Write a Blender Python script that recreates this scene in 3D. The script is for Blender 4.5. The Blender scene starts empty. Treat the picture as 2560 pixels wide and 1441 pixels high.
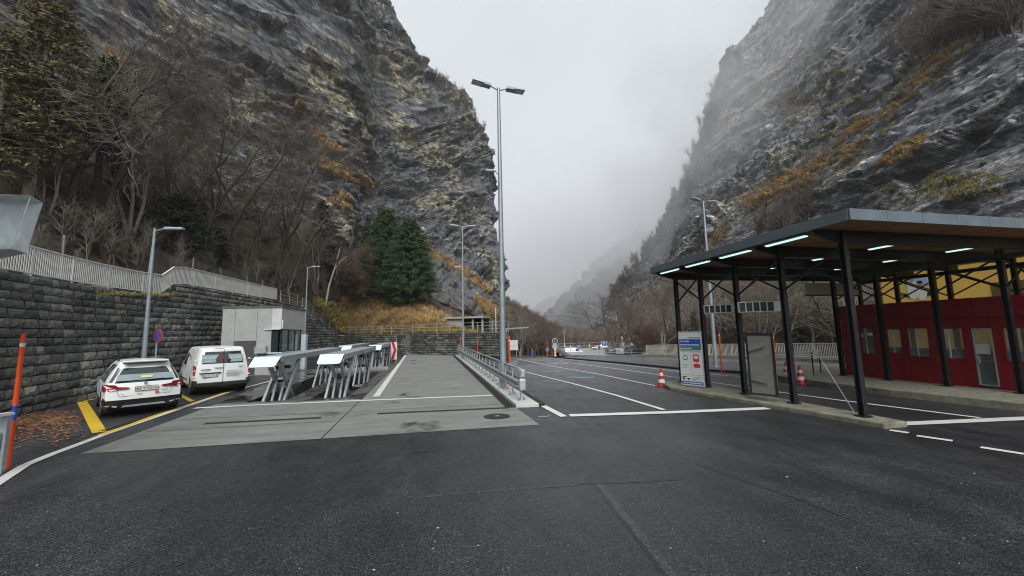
import bpy, math, random
import numpy as np
from math import sin, cos, pi, radians, atan2, sqrt, hypot
from mathutils import Vector, Matrix, Euler
from mathutils.geometry import tessellate_polygon

sc = bpy.context.scene
COL = sc.collection
# ------------------------------------------------------------------ camera, sky, sun, exposure
FOC, PSI, THE, RHO, EYE = 970.0, radians(12.2), radians(6.5), radians(1.15), 2.3
_F = Vector((sin(PSI)*cos(THE), cos(PSI)*cos(THE), sin(THE)))
_R0 = Vector((cos(PSI), -sin(PSI), 0)); _U0 = _R0.cross(_F)
_R = cos(RHO)*_R0 - sin(RHO)*_U0; _U = sin(RHO)*_R0 + cos(RHO)*_U0
cam_d = bpy.data.cameras.new("camera"); cam = bpy.data.objects.new("camera", cam_d); COL.objects.link(cam)
cam_d.sensor_width = 36; cam_d.lens = 36*FOC/2560; cam_d.clip_end = 6000; cam_d.clip_start = 0.1
mw = Matrix(((_R.x, _U.x, -_F.x), (_R.y, _U.y, -_F.y), (_R.z, _U.z, -_F.z))).to_4x4()
mw.translation = (0, 0, EYE); cam.matrix_world = mw
sc.camera = cam

w = bpy.data.worlds.new("World"); sc.world = w; w.use_nodes = True
wn, wl = w.node_tree.nodes, w.node_tree.links
wn.clear()
wo = wn.new('ShaderNodeOutputWorld'); wb = wn.new('ShaderNodeBackground'); wb.inputs[1].default_value = 0.12
sky = wn.new('ShaderNodeTexSky'); sky.sky_type = 'NISHITA'; sky.sun_disc = False
sky.sun_elevation = radians(43); sky.sun_rotation = radians(188); sky.dust_density = 4; sky.air_density = 1
hs = wn.new('ShaderNodeHueSaturation'); hs.inputs['Saturation'].default_value = 0.12
tc = wn.new('ShaderNodeTexCoord'); nz = wn.new('ShaderNodeTexNoise'); nz.inputs['Scale'].default_value = 2.2; nz.inputs['Detail'].default_value = 5
rp = wn.new('ShaderNodeValToRGB'); rp.color_ramp.elements[0].position = .3; rp.color_ramp.elements[1].position = .75
rp.color_ramp.elements[0].color = (3.30, 3.56, 3.78, 1); rp.color_ramp.elements[1].color = (3.75, 3.96, 4.10, 1)
mx = wn.new('ShaderNodeMix'); mx.data_type = 'RGBA'; mx.inputs[0].default_value = .9
wl.new(sky.outputs[0], hs.inputs['Color']); wl.new(tc.outputs['Generated'], nz.inputs['Vector']); wl.new(nz.outputs[0], rp.inputs[0])
wl.new(hs.outputs[0], mx.inputs[6]); wl.new(rp.outputs[0], mx.inputs[7]); wl.new(mx.outputs[2], wb.inputs[0]); wl.new(wb.outputs[0], wo.inputs[0])

sun_d = bpy.data.lights.new("sun", 'SUN'); sun_d.energy = 1.5; sun_d.angle = radians(38); sun_d.color = (1, .985, .96)
sun = bpy.data.objects.new("sun", sun_d); COL.objects.link(sun)
sun.rotation_euler = Euler((radians(47), 0, radians(-8)))
sc.view_settings.view_transform = 'Standard'; sc.view_settings.look = 'None'
sc.view_settings.exposure = 0.90; sc.view_settings.gamma = 1; sc.view_settings.use_curve_mapping = False
cy = sc.cycles
cy.max_bounces = 6; cy.diffuse_bounces = 3; cy.glossy_bounces = 3; cy.transmission_bounces = 4; cy.transparent_max_bounces = 12
cy.volume_bounces = 2; cy.use_denoising = True; cy.filter_width = 1.1; cy.sample_clamp_indirect = 4; cy.sample_clamp_direct = 8; cy.caustics_reflective = False; cy.caustics_refractive = False
cy.volume_step_rate = 1.0; cy.volume_max_steps = 64

# ------------------------------------------------------------------ geometry helpers
def ray(px, py): return _F*FOC + _R*(px-1280) - _U*(py-720.5)
def proj(p):
    q = Vector(p) - Vector((0, 0, EYE)); d = q.dot(_F)
    if d < .05: return (-1e5, -1e5, d)
    return (1280+FOC*q.dot(_R)/d, 720.5-FOC*q.dot(_U)/d, d)
def G(px, py, z=0.0):
    d = ray(px, py); t = (z-EYE)/d.z; return Vector((d.x*t, d.y*t, z))
def AY(px, py, Y):
    d = ray(px, py)*1.0; t = Y/d.y; return Vector((d.x*t, Y, EYE+d.z*t))
def AX(px, py, X):
    d = ray(px, py); t = X/d.x; return Vector((X, d.y*t, EYE+d.z*t))
def AD(px, py, D):
    d = ray(px, py); t = D/hypot(d.x, d.y); return Vector((d.x*t, d.y*t, EYE+d.z*t))
def ss(t): t = max(0., min(1., t)); return t*t*(3-2*t)
def zg_raw(x, y):
    s = ss((x-3.6)/5.0)
    d = max(0., y-13); z = -0.03*d if d < 105 else -3.15
    return z*s
def zg(x, y):      # bilinear on the 1 m ground grid, so that markings follow the sheet exactly
    xi, yi = math.floor(x), math.floor(y); fx, fy = x-xi, y-yi
    return (zg_raw(xi, yi)*(1-fx)*(1-fy)+zg_raw(xi+1, yi)*fx*(1-fy)+zg_raw(xi, yi+1)*(1-fx)*fy+zg_raw(xi+1, yi+1)*fx*fy)
def GS(px, py):
    z = 0
    for _ in range(25):
        p = G(px, py, z); z = .5*z+.5*zg_raw(p.x, p.y)
    p.z = zg(p.x, p.y); return p

def hsh(ix, iy, iz, seed):
    h = (ix.astype(np.int64)*374761393 + iy.astype(np.int64)*668265263 + iz.astype(np.int64)*2147483647 + seed*974634777) & 0xffffffff
    h = ((h ^ (h >> 13))*1274126177) & 0xffffffff
    h = (h ^ (h >> 16)) & 0xffffff
    return h/float(0xffffff)
def vn(p, seed=0):
    i = np.floor(p).astype(np.int64); f = p-i; f = f*f*(3-2*f); r = 0
    for dx in (0, 1):
        for dy in (0, 1):
            for dz in (0, 1):
                wgt = (f[:, 0] if dx else 1-f[:, 0])*(f[:, 1] if dy else 1-f[:, 1])*(f[:, 2] if dz else 1-f[:, 2])
                r = r + wgt*hsh(i[:, 0]+dx, i[:, 1]+dy, i[:, 2]+dz, seed)
    return r*2-1
def fbm(p, o=4, seed=0, ridge=False):
    a, s, r = 1., 0., 0
    for k in range(o):
        n = vn(p*(2.03**k)+k*17.3, seed+k)
        if ridge: n = 1-2*np.abs(n)
        r = r+a*n; s += a; a *= .52
    return r/s

class MB:
    def __init__(s): s.v = []; s.f = []
    def add(s, vs, fs):
        n = len(s.v); s.v += [tuple(v) for v in vs]; s.f += [tuple(i+n for i in f) for f in fs]; return s
    def box(s, c, d, rz=0, rx=0, ry=0):
        m = Matrix.Translation(c) @ Euler((rx, ry, rz)).to_matrix().to_4x4()
        x, y, z = d[0]/2, d[1]/2, d[2]/2
        vs = [m @ Vector((a*x, b*y, e*z)) for a in (-1, 1) for b in (-1, 1) for e in (-1, 1)]
        return s.add(vs, [(0, 1, 3, 2), (4, 6, 7, 5), (0, 4, 5, 1), (2, 3, 7, 6), (0, 2, 6, 4), (1, 5, 7, 3)])
    def b2(s, x0, x1, y0, y1, z0, z1): return s.box(((x0+x1)/2, (y0+y1)/2, (z0+z1)/2), (abs(x1-x0), abs(y1-y0), abs(z1-z0)))
    def tube(s, pts, r, n=8, cap=True):
        pts = [Vector(p) for p in pts]; rs = r if isinstance(r, (list, tuple)) else [r]*len(pts)
        base = len(s.v); u = None
        for i, p in enumerate(pts):
            t = (pts[min(i+1, len(pts)-1)]-pts[max(i-1, 0)]).normalized()
            if u is None: u = t.orthogonal().normalized()
            else: u = (u-t*u.dot(t)).normalized()
            q = t.cross(u)
            for k in range(n):
                a = 2*pi*k/n; s.v.append(tuple(p+u*(cos(a)*rs[i])+q*(sin(a)*rs[i])))
        for i in range(len(pts)-1):
            for k in range(n):
                a, b = base+i*n+k, base+i*n+(k+1) % n; s.f.append((a, b, b+n, a+n))
        if cap:
            s.f.append(tuple(base+k for k in range(n))[::-1]); e = base+(len(pts)-1)*n; s.f.append(tuple(e+k for k in range(n)))
        return s
    def bar(s, a, b, wd, th, up=(0, 0, 1)):   # rectangular bar from a to b
        a, b = Vector(a), Vector(b); t = (b-a).normalized(); u = Vector(up); x = t.cross(u)
        if x.length < 1e-4: x = t.orthogonal()
        x.normalize(); y = x.cross(t).normalized()
        vs = [p+x*(i*wd/2)+y*(j*th/2) for p in (a, b) for i, j in ((-1, -1), (1, -1), (1, 1), (-1, 1))]
        return s.add(vs, [(3, 2, 1, 0), (4, 5, 6, 7), (0, 1, 5, 4), (1, 2, 6, 5), (2, 3, 7, 6), (3, 0, 4, 7)])
    def lathe(s, prof, c=(0, 0, 0), n=20, axis='z'):
        base = len(s.v); c = Vector(c)
        for r, h in prof:
            for k in range(n):
                a = 2*pi*k/n
                v = Vector((r*cos(a), r*sin(a), h)) if axis == 'z' else (Vector((h, r*cos(a), r*sin(a))) if axis == 'x' else Vector((r*cos(a), h, r*sin(a))))
                s.v.append(tuple(c+v))
        for i in range(len(prof)-1):
            for k in range(n):
                a, b = base+i*n+k, base+i*n+(k+1) % n; s.f.append((a, b, b+n, a+n))
        s.f.append(tuple(base+k for k in range(n))); e = base+(len(prof)-1)*n; s.f.append(tuple(e+k for k in range(n)))
        return s
    def prism(s, poly, z0, z1):               # vertical prism over an xy polygon
        n = len(poly); s_ = [(x, y, z0) for x, y in poly]+[(x, y, z1) for x, y in poly]
        return s.add(s_, [tuple(range(n))[::-1], tuple(range(n, 2*n))]+[(i, (i+1) % n, n+(i+1) % n, n+i) for i in range(n)])
    def build(s, name, m, parent=None, smooth=False, bev=0, loc=None, rot=None):
        me = bpy.data.meshes.new(name); me.from_pydata(s.v, [], s.f); me.update()
        if m: me.materials.append(m)
        if smooth:
            me.polygons.foreach_set('use_smooth', [True]*len(me.polygons))
            if smooth != 'all':
                try: me.set_sharp_from_angle(angle=radians(40))
                except Exception: pass
        o = bpy.data.objects.new(name, me); COL.objects.link(o)
        if parent: o.parent = parent
        if loc is not None: o.location = loc
        if rot is not None: o.rotation_euler = rot
        if bev:
            b = o.modifiers.new('bev', 'BEVEL'); b.width = bev; b.segments = 2; b.limit_method = 'ANGLE'
        return o

def np_mesh(name, V, Fq, m, parent=None, smooth=False):
    me = bpy.data.meshes.new(name); V = np.asarray(V, dtype=np.float32); Fq = np.asarray(Fq, dtype=np.int32)
    k = Fq.shape[1]
    me.vertices.add(len(V)); me.vertices.foreach_set('co', V.ravel())
    me.loops.add(Fq.size); me.loops.foreach_set('vertex_index', Fq.ravel())
    me.polygons.add(len(Fq)); me.polygons.foreach_set('loop_start', np.arange(0, Fq.size, k, dtype=np.int32))
    me.polygons.foreach_set('loop_total', np.full(len(Fq), k, dtype=np.int32))
    if smooth: me.polygons.foreach_set('use_smooth', [True]*len(Fq))
    me.update(calc_edges=True); me.materials.append(m)
    o = bpy.data.objects.new(name, me); COL.objects.link(o)
    if parent: o.parent = parent
    return o

def tag(o, label=None, cat=None, group=None, kind=None):
    if label: o['label'] = label
    if cat: o['category'] = cat
    if group: o['group'] = group
    if kind: o['kind'] = kind
    return o
def thing(name, label, cat, loc=(0, 0, 0), rz=0, group=None):
    o = bpy.data.objects.new(name, None); COL.objects.link(o); o.empty_display_size = .3
    o.location = loc; o.rotation_euler = (0, 0, rz); return tag(o, label, cat, group)
def dup(root, loc, rz=0, label=None, group=None, scale=None):
    r = root.copy(); COL.objects.link(r); r.location = loc; r.rotation_euler = (0, 0, rz)
    if scale: r.scale = scale if hasattr(scale, '__len__') else (scale,)*3
    if label: r['label'] = label
    if group: r['group'] = group
    for ch in root.children:
        c = ch.copy(); COL.objects.link(c); c.parent = r
        for g in ch.children:
            d = g.copy(); COL.objects.link(d); d.parent = c
    return r
def text(body, size, m, parent, M4, name='lettering', ext=.002, sx=1.0, align='CENTER'):
    cu = bpy.data.curves.new('t', 'FONT'); cu.body = body; cu.size = size; cu.extrude = ext; cu.align_x = align; cu.align_y = 'CENTER'; cu.resolution_u = 2
    to = bpy.data.objects.new('t', cu); COL.objects.link(to)
    me = bpy.data.meshes.new_from_object(to.evaluated_get(bpy.context.evaluated_depsgraph_get())); me.name = name
    bpy.data.objects.remove(to); bpy.data.curves.remove(cu)
    me.transform(Matrix.Diagonal((sx, 1, 1, 1))); me.materials.clear(); me.materials.append(m)
    o = bpy.data.objects.new(name, me); COL.objects.link(o); o.parent = parent; o.matrix_local = M4
    return o
def frame(o, x, y, z=None):      # matrix with local x,y axes and origin (text is drawn in its local xy plane)
    x = Vector(x).normalized(); y = Vector(y).normalized(); z = x.cross(y)
    m = Matrix((x, y, z)).transposed().to_4x4(); m.translation = o; return m

# ------------------------------------------------------------------ materials
def newmat(name):
    m = bpy.data.materials.new(name); m.use_nodes = True; n = m.node_tree.nodes; return m, n, m.node_tree.links, n['Principled BSDF']
def N(n, t, **k):
    x = n.new(t)
    for a, b in k.items():
        if a in x.inputs: x.inputs[a].default_value = b
        else: setattr(x, a, b)
    return x
def ramp(n, stops):
    r = n.new('ShaderNodeValToRGB'); e = r.color_ramp.elements
    while len(e) < len(stops): e.new(.5)
    for i, (p, c) in enumerate(stops):
        e[i].position = p; e[i].color = (c if hasattr(c, '__len__') else (c, c, c))+((1,) if (not hasattr(c, '__len__') or len(c) == 3) else ())
    return r
def mixc(n, l, f, a, b, mode='MIX'):
    m = n.new('ShaderNodeMix'); m.data_type = 'RGBA'; m.blend_type = mode
    for s, v in ((0, f), (6, a), (7, b)):
        if hasattr(v, 'is_linked') or hasattr(v, 'links'): l.new(v, m.inputs[s])
        else: m.inputs[s].default_value = (v if not hasattr(v, '__len__') else tuple(v)+((1,) if len(v) == 3 else ())) if s else v
    return m.outputs[2]
def noise(n, l, scale, detail=4, stretch=None, co='Object', rough=.6, rot=None, dist=0):
    t = n.new('ShaderNodeTexCoord'); x = N(n, 'ShaderNodeTexNoise', Scale=scale, Detail=detail, Roughness=rough, Distortion=dist)
    if stretch or rot:
        mp = n.new('ShaderNodeMapping'); mp.inputs['Scale'].default_value = stretch or (1, 1, 1)
        if rot: mp.inputs['Rotation'].default_value = rot
        l.new(t.outputs[co], mp.inputs[0]); l.new(mp.outputs[0], x.inputs['Vector'])
    else: l.new(t.outputs[co], x.inputs['Vector'])
    return x.outputs[0]
def bump(n, l, p, h, strength=.4, dist=.02, prev=None):
    b = N(n, 'ShaderNodeBump', Strength=strength, Distance=dist); l.new(h, b.inputs['Height'])
    if prev: l.new(prev, b.inputs['Normal'])
    if p: l.new(b.outputs[0], p.inputs['Normal'])
    return b.outputs[0]
def M(name, c, r=.6, metal=0, var=.15, scale=3, bmp=0, bscale=60, spec=None, rvar=.1, co='Object'):
    m, n, l, p = newmat(name)
    nn = noise(n, l, scale, 5, co=co)
    rr = ramp(n, [(.3, tuple(x*(1-var) for x in c)), (.7, tuple(min(1, x*(1+var)) for x in c))]); l.new(nn, rr.inputs[0]); l.new(rr.outputs[0], p.inputs['Base Color'])
    r2 = ramp(n, [(.3, max(0, r-rvar)), (.7, min(1, r+rvar))]); l.new(nn, r2.inputs[0]); l.new(r2.outputs[0], p.inputs['Roughness'])
    p.inputs['Metallic'].default_value = metal
    if spec is not None: p.inputs['Specular IOR Level'].default_value = spec
    if bmp: bump(n, l, p, noise(n, l, bscale, 4, co=co), bmp, .01)
    return m
MT = {}
MT['galv'] = M('galvanized_steel', (.44, .48, .51), .42, .35, .18, 9, .15, 40)
MT['galv_pale'] = M('pale_galvanized_sheet', (.70, .79, .82), .5, .05, .15, 6, .15, 30)
MT['pole'] = M('pole_steel', (.30, .35, .38), .45, .4, .12, 4)
MT['alu_rail'] = M('pale_aluminium', (.76, .76, .73), .5, .1, .08, 3)
MT['blacksteel'] = M('black_painted_steel', (.014, .017, .02), .42, 0, .3, 6, .1, 30)
MT['grey_fascia'] = M('zinc_fascia', (.17, .21, .24), .45, .3, .12, 3)
MT['white'] = M('white_car_paint', (.80, .82, .82), .22, 0, .02, 1, spec=.6)
MT['greypaint'] = M('grey_car_paint', (.12, .12, .12), .3, .3, .05, 1)
MT['silver'] = M('silver_car_paint', (.42, .42, .45), .3, .4, .04, 1)
MT['blackplastic'] = M('black_plastic', (.018, .019, .02), .5, 0, .1, 5)
MT['rubber'] = M('rubber', (.015, .015, .015), .8, 0, .2, 8)
MT['glass'] = M('dark_glass', (.02, .03, .032), .05, 0, .1, 1, spec=.9, rvar=.02)
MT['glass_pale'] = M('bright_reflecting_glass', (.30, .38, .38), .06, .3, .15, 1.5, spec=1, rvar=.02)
MT['red_lens'] = M('red_tail_lens', (.45, .015, .02), .15, 0, .2, 20, spec=.8)
MT['dark_red_lens'] = M('dark_red_tail_lens', (.17, .01, .015), .15, 0, .2, 20, spec=.8)
MT['white_lens'] = M('white_lens', (.7, .7, .72), .2)
MT['plate'] = M('plate_white', (.72, .72, .68), .4, 0, .03)
MT['ink'] = M('black_ink', (.02, .02, .025), .5)
MT['red'] = M('red_paint', (.55, .03, .03), .4, 0, .1)
MT['blue'] = M('blue_paint', (.02, .09, .42), .4, 0, .08)
MT['green'] = M('green_paint', (.01, .19, .12), .45, 0, .08)
MT['white_sign'] = M('sign_white', (.68, .71, .70), .4, 0, .04)
MT['white_reflect'] = M('white_reflective', (.75, .74, .72), .45, 0, .06)
MT['orange'] = M('orange_plastic', (.78, .085, .018), .45, 0, .08)
MT['faded_orange'] = M('faded_orange', (.62, .12, .05), .55, 0, .2)
MT['yellowp'] = M('yellow_orange_stripes', (.75, .38, .02), .5)
MT['redwall'] = M('dark_red_panel', (.27, .011, .018), .4, 0, .15, 2)
MT['yellowwall'] = M('yellow_render', (.78, .50, .11), .8, 0, .07, 1.2, .1, 30)
MT['ochre_dark'] = M('brown_panel', (.12, .08, .03), .7)
MT['kerb'] = M('mossy_kerb_concrete', (.20, .195, .15), .8, 0, .4, 5, .5, 30)
MT['concrete'] = M('smooth_concrete', (.36, .365, .36), .75, 0, .14, 1.6, .2, 25)
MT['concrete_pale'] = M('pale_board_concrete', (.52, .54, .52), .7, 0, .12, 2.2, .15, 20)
MT['roof_edge'] = M('dark_roof_edge', (.10, .105, .105), .6, 0, .2, 4)
MT['door_dark'] = M('dark_door', (.07, .07, .07), .5)
MT['iron'] = M('cast_iron', (.05, .047, .045), .55, .5, .3, 14, .5, 60)
MT['bark'] = M('bark', (.085, .072, .058), .9, 0, .4, 6, .5, 30)
MT['bark_pale'] = M('pale_bark', (.30, .28, .23), .85, 0, .35, 5, .3, 20)
MT['twig'] = M('twigs', (.11, .085, .066), .9, 0, .3, 4)
MT['twig_grey'] = M('grey_brown_twigs', (.22, .185, .15), .9, 0, .35, .6)
MT['twig_rust'] = M('rusty_twigs', (.21, .145, .105), .9, 0, .35, .6)
MT['birch'] = M('birch_bark', (.52, .49, .42), .8, 0, .35, 9)
MT['needle'] = M('dark_green_needles', (.045, .092, .030), .75, 0, .45, .9)
MT['needle2'] = M('blue_green_needles', (.035, .055, .028), .75, 0, .4, 1)
MT['needle_ochre'] = M('yellow_brown_needles', (.15, .125, .06), .8, 0, .5, .8)
MT['leaf_yellow'] = M('yellow_green_leaves', (.26, .27, .05), .7, 0, .3, 2)
MT['drygrass'] = M('dry_orange_grass', (.36, .235, .095), .9, 0, .5, .35)
MT['drygrass2'] = M('olive_yellow_grass', (.25, .20, .05), .9, 0, .45, .6)
MT['deadleaf'] = M('dead_leaves', (.085, .06, .042), .9, 0, .5, 2)
MT['wire'] = M('wire', (.16, .16, .16), .6, .3)
MT['mural_w'] = M('mural_white', (.7, .7, .66), .7); MT['mural_b'] = M('mural_pale_blue', (.35, .5, .68), .7); MT['mural_s'] = M('mural_skin', (.5, .25, .14), .7)

def emis(name, c, s):
    m, n, l, p = newmat(name); p.inputs['Base Color'].default_value = (.6, .6, .6, 1); p.inputs['Emission Color'].default_value = (*c, 1); p.inputs['Emission Strength'].default_value = s; return m
MT['tube_light'] = emis('lit_fluorescent', (.66, .98, .94), .55)

def mk_asphalt(name='asphalt', k=1.0):
    m, n, l, p = newmat(name)
    t = n.new('ShaderNodeTexCoord'); se = n.new('ShaderNodeSeparateXYZ'); l.new(t.outputs['Object'], se.inputs[0])
    big = noise(n, l, .22, 6, stretch=(1, .45, 1), dist=.6); mid = noise(n, l, 1.3, 7, stretch=(1, .5, 1), rough=.65); fine = noise(n, l, 38, 3, rough=.7)
    vo = N(n, 'ShaderNodeTexVoronoi', Scale=75); l.new(t.outputs['Object'], vo.inputs['Vector']); sp_ = n.new('ShaderNodeSeparateColor'); l.new(vo.outputs['Color'], sp_.inputs[0])
    g = ramp(n, [(0, (.005*k, .0055*k, .0065*k)), (.45, (.020*k, .0215*k, .0245*k)), (.80, (.036*k, .038*k, .042*k)), (.98, (.062*k, .064*k, .068*k)), (1., (.13, .13, .13))]); l.new(sp_.outputs[0], g.inputs[0])
    fr = ramp(n, [(.35, .45), (.65, 1.7)]); l.new(fine, fr.inputs[0]); c = mixc(n, l, .8, g.outputs[0], fr.outputs[0], 'MULTIPLY')
    br = ramp(n, [(.36, .72), (.5, 1.), (.62, 1.45)]); l.new(big, br.inputs[0]); c = mixc(n, l, 1., c, br.outputs[0], 'MULTIPLY')
    mr = ramp(n, [(.38, .82), (.64, 1.22)]); l.new(mid, mr.inputs[0]); c = mixc(n, l, 1., c, mr.outputs[0], 'MULTIPLY')
    # far lanes go greyer: older surfacing, with wet sheen also put into the colour
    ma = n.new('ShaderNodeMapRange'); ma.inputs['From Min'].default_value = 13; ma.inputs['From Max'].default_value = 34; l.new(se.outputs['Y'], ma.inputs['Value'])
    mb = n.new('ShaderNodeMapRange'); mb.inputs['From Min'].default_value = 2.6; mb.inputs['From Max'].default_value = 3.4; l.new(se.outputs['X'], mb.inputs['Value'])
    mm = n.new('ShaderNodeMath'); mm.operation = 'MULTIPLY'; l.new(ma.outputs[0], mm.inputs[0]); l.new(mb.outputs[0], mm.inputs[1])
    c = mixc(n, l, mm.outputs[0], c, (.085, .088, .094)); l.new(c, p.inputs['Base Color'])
    r = ramp(n, [(.36, .33), (.66, .55)]); l.new(mid, r.inputs[0])
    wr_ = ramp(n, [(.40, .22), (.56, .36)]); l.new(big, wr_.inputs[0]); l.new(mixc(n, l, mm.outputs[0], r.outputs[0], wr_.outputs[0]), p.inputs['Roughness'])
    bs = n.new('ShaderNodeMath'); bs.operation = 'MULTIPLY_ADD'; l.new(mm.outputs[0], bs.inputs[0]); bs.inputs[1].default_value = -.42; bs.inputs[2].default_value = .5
    b1 = N(n, 'ShaderNodeBump', Distance=.010); l.new(fine, b1.inputs['Height']); l.new(bs.outputs[0], b1.inputs['Strength']); b2 = N(n, 'ShaderNodeBump', Distance=.006); l.new(vo.outputs['Distance'], b2.inputs['Height']); l.new(bs.outputs[0], b2.inputs['Strength']); l.new(b1.outputs[0], b2.inputs['Normal']); l.new(b2.outputs[0], p.inputs['Normal'])
    return m
MT['asphalt_seam'] = mk_asphalt('asphalt_seam', 1.75); MT['asphalt_dark'] = mk_asphalt('asphalt_dark_seam', .6)
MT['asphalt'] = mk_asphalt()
def mk_paint(name, c):
    m, n, l, p = newmat(name)
    a = noise(n, l, 30, 5); b = noise(n, l, 1.2, 4)
    r = ramp(n, [(.25, tuple(x*.45 for x in c)), (.38, tuple(x*.93 for x in c)), (.8, c)]); l.new(a, r.inputs[0])
    r2 = ramp(n, [(.3, .85), (.6, 1.)]); l.new(b, r2.inputs[0])
    l.new(mixc(n, l, 1., r.outputs[0], r2.outputs[0], 'MULTIPLY'), p.inputs['Base Color'])
    p.inputs['Roughness'].default_value = .5; bump(n, l, p, a, .2, .004); return m
MT['line_white'] = mk_paint('white_road_paint', (.74, .74, .70)); MT['line_yellow'] = mk_paint('yellow_road_paint', (.80, .53, .035)); MT['line_blue'] = mk_paint('blue_road_paint', (.30, .50, .85))
def mk_wetcon(name, ca, cb, dark):
    m, n, l, p = newmat(name)
    st = noise(n, l, 1.1, 6, stretch=(.5, 2.2, 1)); f = noise(n, l, 40, 4, stretch=(.12, 1, 1)); pu = noise(n, l, .55, 5, dist=.6)
    c = ramp(n, [(.3, ca), (.7, cb)]); l.new(st, c.inputs[0])
    f2 = ramp(n, [(.3, .82), (.7, 1.12)]); l.new(f, f2.inputs[0])
    c2 = mixc(n, l, 1., c.outputs[0], f2.outputs[0], 'MULTIPLY')
    k = ramp(n, [(dark-.05, 1.), (dark+.06, 0.)]); l.new(pu, k.inputs[0])
    c3 = mixc(n, l, k.outputs[0], c2, tuple(x*.36 for x in ca)); l.new(c3, p.inputs['Base Color'])
    r = ramp(n, [(dark-.06, .07), (dark+.08, .6)]); l.new(pu, r.inputs[0]); l.new(r.outputs[0], p.inputs['Roughness'])
    bump(n, l, p, f, .25, .004); return m
MT['apron'] = mk_wetcon('brushed_concrete', (.165, .172, .160), (.25, .258, .238), .33)
MT['apron_wet'] = mk_wetcon('wet_dark_concrete', (.085, .085, .075), (.14, .14, .125), .50)

def mk_stone():
    m, n, l, p = newmat('wall_stone')
    oi = n.new('ShaderNodeObjectInfo'); ge = n.new('ShaderNodeNewGeometry')
    ad = n.new('ShaderNodeMath'); ad.operation = 'ADD'; l.new(oi.outputs['Random'], ad.inputs[0]); l.new(ge.outputs['Random Per Island'], ad.inputs[1])
    fr = n.new('ShaderNodeMath'); fr.operation = 'FRACT'; l.new(ad.outputs[0], fr.inputs[0])
    c = ramp(n, [(0, (.034, .037, .037)), (.3, (.066, .070, .068)), (.6, (.105, .108, .10)), (.8, (.13, .128, .112)), (.93, (.155, .145, .115)), (1, (.20, .195, .175))]); l.new(fr.outputs[0], c.inputs[0])
    tcw = N(n, 'ShaderNodeTexNoise', Scale=9, Detail=6, Roughness=.7); l.new(ge.outputs['Position'], tcw.inputs['Vector'])
    r = ramp(n, [(.3, .45), (.55, 1.), (.75, 1.7)]); l.new(tcw.outputs[0], r.inputs[0])
    c2 = mixc(n, l, 1., c.outputs[0], r.outputs[0], 'MULTIPLY')
    st = N(n, 'ShaderNodeTexNoise', Scale=.55, Detail=4); l.new(ge.outputs['Position'], st.inputs['Vector'])
    k = ramp(n, [(.4, .75), (.65, 1.6)]); l.new(st.outputs[0], k.inputs[0])
    c3 = mixc(n, l, 1., c2, k.outputs[0], 'MULTIPLY'); l.new(c3, p.inputs['Base Color'])
    p.inputs['Roughness'].default_value = .62
    f = N(n, 'ShaderNodeTexNoise', Scale=26, Detail=6, Roughness=.7); l.new(ge.outputs['Position'], f.inputs['Vector'])
    b = bump(n, l, None, tcw.outputs[0], .7, .05); bump(n, l, p, f.outputs[0], .6, .015, b); return m
MT['stone'] = mk_stone(); MT['mortar'] = M('dark_mortar', (.022, .022, .02), .95, 0, .4, 6, .3, 30)

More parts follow.
